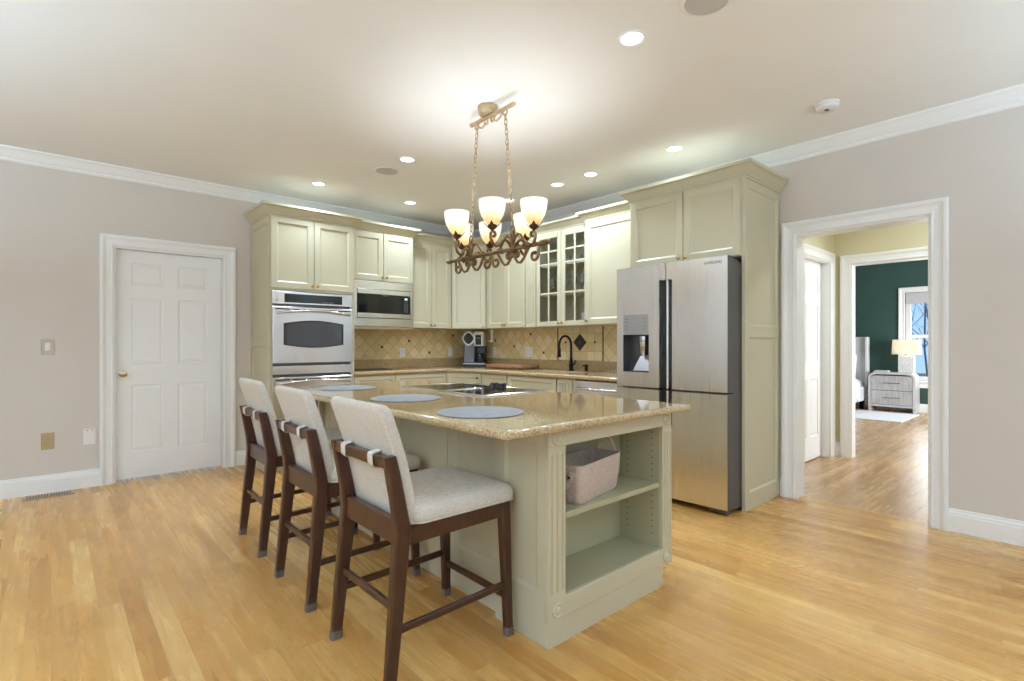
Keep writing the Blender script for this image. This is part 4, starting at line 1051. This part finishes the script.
for hy in HUBS:
    hb = MB().lathe([(.001, -.055), (.012, -.05), (.016, -.035), (.010, -.022), (.022, -.012), (.026, 0), (.022, .014), (.012, .024), (.010, .05), (.015, .06), (.010, .075), (.008, .10), (.001, .105)], (0, hy, 0), 16)
    hb.build('hub', M_bronze, ch, 40)
    # hanger loop
    MB().tube([(.0, hy+.018*math.cos(2*PI*i/16), .118+.026*math.sin(2*PI*i/16)) for i in range(16)], .004, 8, True).build('hanger_loop', M_bronze, ch, 60)
    for s in (-1, 1): # leaves cupping the loop and low scrolls in the plane of the bar
        sc = [(.010, -.028), (.022, -.060), (.045, -.086), (.072, -.090), (.098, -.070), (.122, -.036), (.145, -.008), (.158, .004)]
        MB().tube(S(0, PI/2, hy, [(s*abs(u), v) for u, v in sc], 0), .0085, 8).build('low_scroll', M_bronze, ch, 60)
        MB().tube([(s*.016*math.sin(PI*i/8), hy+.0, .05+.062*i/8) for i in range(9)], .0055, 6).build('leaf', M_bronze, ch, 60)
        sp_ = [(u*s, v) for u, v in spiral((.040, -.040), .024, .006, PI*.9, -1.2, 22)]
        MB().tube(S(0, PI/2, hy, sp_, 0), [.0075]*21+[.0105], 8).build('volute', M_bronze, ch, 60)
        up = [(s*.006, .030), (s*.022, .066), (s*.046, .086), (s*.070, .078), (s*.094, .048), (s*.118, .022), (s*.146, .012)]
        MB().tube(S(0, PI/2, hy, up, 0), .0075, 8).build('upper_scroll', M_bronze, ch, 60)
for s, cy_ in ((-1, 0), (1, 0), (1, -.44), (-1, .40)):    # the curled drops below the bar: a pair in the centre, one near each end
    oy = cy_ + (.0 if cy_ == 0 else 0)
    pts = [(0, .0), (s*.003, -.022), (s*.006, -.052)] + [(s*(.040-.033*math.cos(PI*1.8*i/18)*(1-.6*i/18)), -.062-.032*math.sin(PI*1.8*i/18)*(1-.55*i/18)) for i in range(19)]
    MB().tube(S(0, PI/2, oy+s*.006, pts, 0), [.009]*20+[.0115, .0135], 8).build('drop_scroll', M_bronze, ch, 60)
SHADES = [(-.185, .120, .215), (-.190, -.238, -.205), (-.010, -.400, -.205), (.060, .395, .215), (.170, .220, .215), (.190, -.115, -.205)]
SZ = .098                                    # shade bottom above the bar
for k, (sx, sy, hy) in enumerate(SHADES):
    dx, dy = sx, sy-hy; ln = math.hypot(dx, dy); an = math.atan2(dy, dx)
    pts = [(.012, .0), (.035, .030), (.065, .045), (.095, .030), (.122, .004), (.150, -.006), (.176, .006), (.192, .035), (.192, .062), (.178, .078), (.160, .074), (.153, .060), (.160, .049), (.170, .050)]
    pts = [(u*ln/.18, v) for u, v in pts]
    arm = MB().tube(S(0, an, hy, pts, 0), [.009]*12+[.008, .0105], 8).build('arm', M_bronze, ch, 60)
    cp_ = MB().lathe([(.008, SZ-.030), (.010, SZ-.022), (.007, SZ-.016), (.020, SZ-.006), (.028, SZ+.012), (.026, SZ+.014), (.001, SZ+.004)], (sx, sy, 0), 16).build('cup', M_bronze_d, ch, 40)
    lf = MB()
    for q in range(4):
        a = PI/4+q*PI/2; c_, s_ = math.cos(a), math.sin(a)
        lf.loft([[(sx+c_*r-s_*w_, sy+s_*r+c_*w_, z), (sx+c_*r+s_*w_, sy+s_*r-c_*w_, z), (sx+c_*(r+.002), sy+s_*(r+.002), z-.002)] for r, w_, z in ((.020, .014, SZ-.004), (.034, .012, SZ+.012), (.050, .001, SZ+.030))])
    lf.build('cup_leaves', M_bronze_d, cp_)
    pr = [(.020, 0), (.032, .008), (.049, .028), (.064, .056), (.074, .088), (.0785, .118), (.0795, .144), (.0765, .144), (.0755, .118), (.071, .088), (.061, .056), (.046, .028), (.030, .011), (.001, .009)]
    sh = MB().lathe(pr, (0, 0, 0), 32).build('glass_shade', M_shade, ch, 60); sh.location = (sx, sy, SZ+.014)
    l = bpy.data.lights.new('chandelier_bulb', 'POINT'); l.energy = BULB; l.color = (.88, .945, 1.0); l.shadow_soft_size = .022
    lo_ = bpy.data.objects.new('chandelier_bulb', l); COL.objects.link(lo_); lo_.parent = ch; lo_.location = (sx, sy, SZ+.085)
# ceiling plate
TP = CZ-1.79
MB().lathe([(.001, TP), (.062, TP), (.066, TP-.006), (.064, TP-.036), (.056, TP-.052), (.001, TP-.056)], (0, .035, 0), 28).build('canopy', M_bronze_lit, ch, 40)
cbm = MB().tube([(0, -.205, TP-.066), (0, .20, TP-.066)], .013, 10)
for s, y in ((-1, -.205), (1, .20)): cbm.lathe([(.001, y+s*.022), (.010, y+s*.018), (.015, y+s*.006), (.013, y-s*.004)], (0, 0, TP-.066), 10, 'y')
cbm.build('ceiling_bar', M_bronze_lit, ch, 40)
TOPS = (-.135, .150)
for hy in TOPS:
    MB().tube([(0, hy+.018*math.cos(PI*2*i/14), TP-.092+.018*math.sin(PI*2*i/14)) for i in range(14)], .0055, 8, True).build('hook', M_bronze_lit, ch, 60)
for s in (-1, 1):
    pts = [(s*.13, -.076), (s*.11, -.105), (s*.075, -.117), (s*.045, -.105)] + [(s*(.03+.018*math.cos(PI*1.5*i/10)*(1-.4*i/10)), -.090+.018*math.sin(-PI*1.5*i/10)) for i in range(11)]
    MB().tube([(0, .02+u, TP+v) for u, v in pts], .007, 8).build('canopy_scroll', M_bronze_lit, ch, 60)
for ty, hy in zip(TOPS, HUBS):
    a = Vector((0, ty, TP-.104)); c = Vector((0, hy, .144)); d = (c-a); n = int(d.length/.0315); m_ = MB()
    for i in range(n):
        p = a+d*((i+.5)/n); ang = math.radians(20+90*(i % 2)); q = []
        for k in range(12):
            t_ = 2*PI*k/12; u = .0095*math.cos(t_); v = .0205*math.sin(t_)
            q.append((p.x+u*math.cos(ang), p.y+u*math.sin(ang)-v*d.y/d.length*0, p.z+v))
        m_.tube(q, .0032, 6, True)
    m_.build('chain', M_bronze_lit, ch, 60)

# ------------------------------------------------------------------ ceiling fittings
def downlight(loc, label):
    t = thing('recessed_light', label, 'recessed light', loc, 0, 'recessed ceiling lights')
    MB().lathe([(.070, -.001), (.070, -.006), (.060, -.009), (.052, -.004), (.052, -.001)], (0, 0, 0), 28, closed=True).build('trim_ring', M_trim, t, 40)
    MB().lathe([(.0515, -.0015), (.0515, -.0035), (.001, -.0036)], (0, 0, 0), 28).build('lens', M_lamp, t)
    l = bpy.data.lights.new('downlight_lamp', 'AREA'); l.shape = 'DISK'; l.size = .10; l.energy = DOWN; l.color = (.71, .85, 1.0); l.spread = math.radians(150)
    o = bpy.data.objects.new('downlight_lamp', l); COL.objects.link(o); o.parent = t; o.location = (0, 0, -.012)
for loc, lab in (((2.165, 1.525, CZ), 'bright recessed ceiling light by itself, between chandelier and smoke detector'), ((3.635, 2.165, CZ), 'recessed ceiling light straight in front of the refrigerator cabinet crown'),
                 ((3.625, 2.995, CZ), 'recessed ceiling light, of the row by the sink wall second from the refrigerator cabinet'), ((3.62, 3.40, CZ), 'recessed ceiling light, of the row by the sink wall third from the refrigerator cabinet'),
                 ((3.632, 4.115, CZ), 'recessed ceiling light seen between the chandelier shades, deepest of the row by the sink wall'), ((2.2, 3.765, CZ), 'recessed ceiling light beside the small round ceiling speaker'),
                 ((2.9, 4.90, CZ), 'recessed ceiling light above the microwave side cabinets'), ((1.903, 4.90, CZ), 'recessed ceiling light in front of the tall oven cabinet')):
    downlight(loc, lab)
M_grille = mat('white_speaker_grille', srgb(196, 196, 195), .6)
for loc, lab in (((2.175, 1.135, CZ), 'round ceiling speaker cut by the top of the picture, near the lone bright downlight'), ((2.211, 4.132, CZ), 'small round ceiling speaker further in, above the island end by the ovens')):
    t = thing('ceiling_speaker', lab, 'speaker', loc, 0, 'ceiling speakers')
    MB().lathe([(.112, -.001), (.112, -.005), (.095, -.008), (.101, -.006), (.101, -.001)], (0, 0, 0), 36, closed=True).build('rim', M_trim, t, 40)
    MB().lathe([(.1005, -.0015), (.1005, -.005), (.001, -.0065)], (0, 0, 0), 36).build('grille', M_grille, t, 30)
sd = thing('smoke_detector', 'round white smoke detector on the ceiling near the crown moulding', 'smoke detector', (3.69, 1.117, CZ))
MB().lathe([(.072, 0), (.072, -.010), (.066, -.014), (.064, -.032), (.054, -.038), (.001, -.040)], (0, 0, 0), 32).build('housing', M_white, sd, 35)
MB().box((-.02, -.012, -.0415), (.012, .012, -.0385), .001).build('sensor_window', M_steel_d, sd)

# ------------------------------------------------------------------ bedroom through the hallway
ns = thing('nightstand', 'grey two drawer nightstand with rounded corners by the bedroom window', 'nightstand', (11.14, 2.70, 0), R90)
M_ash = mat('grey_ash_wood', srgb(168, 164, 162), .5)
L(M_ash, ramp(M_ash, noise(M_ash, coords(M_ash, scale=(30, 30, 3)), 1.6, 4, .6, .5), [(.3, srgb(164, 161, 160)), (.7, srgb(204, 201, 199))]), P(M_ash).inputs['Base Color'])
nw, nh = .69, .70
def arch(ins, h, r):
    p = [(ins, 0)]
    for k in range(9): a = PI-PI/2*k/8; p.append((ins+r+r*math.cos(a), h-r+r*math.sin(a)))
    for k in range(9): a = PI/2-PI/2*k/8; p.append((nw-ins-r+r*math.cos(a), h-r+r*math.sin(a)))
    return p+[(nw-ins, 0)]
o_, i_ = arch(0, nh, .11), arch(.035, nh-.035, .08)
lo = [[(p[0], 0, p[1]), (q[0], 0, q[1]), (q[0], .345, q[1]), (p[0], .345, p[1])] for p, q in zip(o_, i_)]
MB().loft(lo).build('arched_shell', mat('pale_grey_lacquer', srgb(206, 204, 202), .4), ns, 30)
MB().box((.036, .012, .085), (nw-.036, .34, .12)).box((.036, .325, .12), (nw-.036, .34, .58)).build('rail', bpy.data.materials['pale_grey_lacquer'], ns)
for z0, z1 in ((.125, .375), (.382, .64)):
    top = [(.04, z0), (nw-.04, z0)] + ([(nw-.04, z1)] if z1 < .5 else [(nw-.04, z1-.05), (nw-.055, z1-.015), (nw-.09, z1)]) + ([(.04, z1)] if z1 < .5 else [(.09, z1), (.055, z1-.015), (.04, z1-.05)])
    d = MB().prism(top, XZ, .004, .32).build('drawer', M_ash, ns)
    MB().tube([(nw/2-.12, -.0, (z0+z1)/2), (nw/2-.12, -.022, (z0+z1)/2), (nw/2+.12, -.022, (z0+z1)/2), (nw/2+.12, 0, (z0+z1)/2)], .005, 6).build('bar_handle', M_steel_d, d)
M_marble = mat('white_veined_marble', srgb(226, 224, 224), .3)
L(M_marble, ramp(M_marble, noise(M_marble, coords(M_marble), 9, 5, .6, 2.0), [(.44, srgb(236, 235, 235)), (.5, srgb(206, 204, 206)), (.54, srgb(236, 235, 235))]), P(M_marble).inputs['Base Color'])
lpv = thing('table_lamp', 'table lamp with wide cream shade and marble block base on the nightstand', 'lamp', (11.30, 2.165, nh))
MB().box((-.045, -.115, 0), (.045, .115, .30), .004).build('marble_base', M_marble, lpv)
MB().lathe([(.01, .30), (.01, .36)], (0, 0, 0), 10).build('stem', M_brass, lpv)
q = [rrect(.10, .205, .03, .325), rrect(.09, .195, .03, .585), rrect(.087, .192, .028, .585), rrect(.097, .202, .028, .325)]
MB().loft(q, False, True).build('lamp_shade', M_lshade, lpv, 40)
l = bpy.data.lights.new('table_lamp_bulb', 'POINT'); l.energy = 1.6; l.color = (1, .93, .82); l.shadow_soft_size = .03
lo_ = bpy.data.objects.new('table_lamp_bulb', l); COL.objects.link(lo_); lo_.parent = lpv; lo_.location = (0, 0, .44)
bo = MB().box((-.08, -.11, 0), (.08, .11, .014), .002).box((-.078, -.108, .014), (.076, .095, .030), .002).build('book', mat('pale_book_cloth', srgb(206, 206, 206), .7)); bo.location = (11.26, 2.52, nh)
tag(bo, 'pale closed book lying on the nightstand beside the lamp', 'book')
rg = MB().box((9.72, 1.92, 0), (10.98, 3.6, .012), .004).build('area_rug', M_rug); tag(rg, 'small white rug on the oak floor in front of the nightstand', 'rug')
bd = thing('bed', 'light grey upholstered bed with tall headboard against the green wall', 'bed', (11.49, 2.76, 0))
hbm = MB().box((-.09, .0, .05), (-.002, 1.75, 1.34), .012).box((-.16, 0, .05), (-.09, .045, 1.34), .010); hbm.build('headboard', M_headb, bd)
MB().box((-2.10, .02, .16), (-.09, .06, .42), .01).build('side_rail', M_headb, bd)
MB().box((-2.10, 1.69, .16), (-.09, 1.73, .42), .01).build('side_rail', M_headb, bd); MB().box((-2.14, .02, .16), (-2.10, 1.73, .42), .01).build('foot_rail', M_headb, bd)
for x in (-2.06, -.16):
    for y in (.09, 1.66): MB().box((x-.03, y-.03, 0), (x+.03, y+.03, .16)).build('leg', M_iron, bd)
cushion((-2.08, .065, .30), (-.095, 1.685, .55), .06).build('mattress', M_bedding, bd, 60)
dv = MB(); n = 24; lo = []
for i in range(n+1):
    x = -2.05+1.45*i/n; wv = .018*math.sin(i*1.9)+.012*math.sin(i*.7+1)
    sect = [(.06-.055+wv, .24+.05*math.sin(i*1.3)), (.015+wv, .45), (.045+wv*.6, .57), (.12, .605+wv*.5), (.5, .62+wv), (1.0, .615-wv), (1.6, .60), (1.70, .57), (1.745, .40)]
    back = [(y+.02 if k < 3 else y, z-.03) for k, (y, z) in enumerate(sect)]
    lo.append([(x, y, z) for y, z in sect]+[(x, y, z) for y, z in back[::-1]])
dvo = dv.loft(lo).build('duvet', M_bedding, None, 70); dvo.location = bd.location
tag(dvo, 'rumpled white duvet hanging over the side of the bed', 'duvet')
def pillow(name, loc, tilt, label, m, sx=.33, sy=.24, group=None):
    mb = cushion((-sy, -sx, 0), (sy, sx, .15), .07)
    mb.warp(lambda x, y, z: (x, y, (z-.075)*(1-.75*max(abs(x)/sy, abs(y)/sx)**3)))
    o = mb.build(name, m, None, 70); o.location = loc; o.rotation_euler = (0, tilt, 0); return tag(o, label, 'pillow', group)
pillow('pillow', (11.26, 3.25, .80), math.radians(-72), 'white pillow leaning on the headboard of the bed', M_bedding)
pillow('cushion', (11.08, 3.12, .76), math.radians(-62), 'grey patterned cushion leaning in front of the white pillow', mottled('grey_print', srgb(150, 150, 156), srgb(222, 222, 226), 30, .85), .22, .2)

# outside the bedroom window: winter ground and bare trees
gd = struct('ground_outside', MB().box((11.9, -14, -.9), (40, 18, -.6)), mottled('winter_grass', srgb(120, 116, 92), srgb(150, 142, 112), .6, .95))
M_bark = mottled('grey_bark', srgb(120, 114, 112), srgb(160, 154, 150), 12, .9)
def tree(x, y, h, sd_, label):
    rnd = random.Random(sd_); m_ = MB()
    def branch(p, d, ln, r, lev):
        pts = [p]; q = p.copy(); dd = d.copy(); n = 5
        for i in range(n):
            dd = (dd+Vector((rnd.uniform(-1, 1), rnd.uniform(-1, 1), rnd.uniform(-.2, .5)))*.16).normalized(); q = q+dd*(ln/n); pts.append(q.copy())
        m_.tube(pts, [r*(1-.75*i/n) for i in range(n+1)], 6 if lev < 2 else 4)
        if lev < 3:
            for i in range(1, n+1):
                for _ in range(2 if lev < 2 else 1):
                    a = rnd.uniform(0, 2*PI); s_ = Vector((math.cos(a), math.sin(a), rnd.uniform(.1, .9))).normalized()
                    branch(pts[i], (s_*.8+dd*.5).normalized(), ln*rnd.uniform(.32, .5), r*(1-.75*i/n)*.5+.003, lev+1)
    t = m_; branch(Vector((0, 0, 0)), Vector((0, 0, 1)), h, .034, 0)
    o = m_.build('bare_tree', M_bark, None, 60); o.location = (x, y, -.6)
    return tag(o, label, 'tree', 'bare winter trees outside')
for i, (x, y, h) in enumerate(((19.0, 2.55, 8.0), (23.5, 2.9, 9.5), (27.0, 4.2, 10.0), (21.5, 3.5, 8.5), (31.0, 4.6, 11.0), (26.0, 3.3, 9.0), (20.2, 3.0, 8.0))):
    tree(x, y, h, 11+i, 'bare grey winter tree seen through the bedroom window')
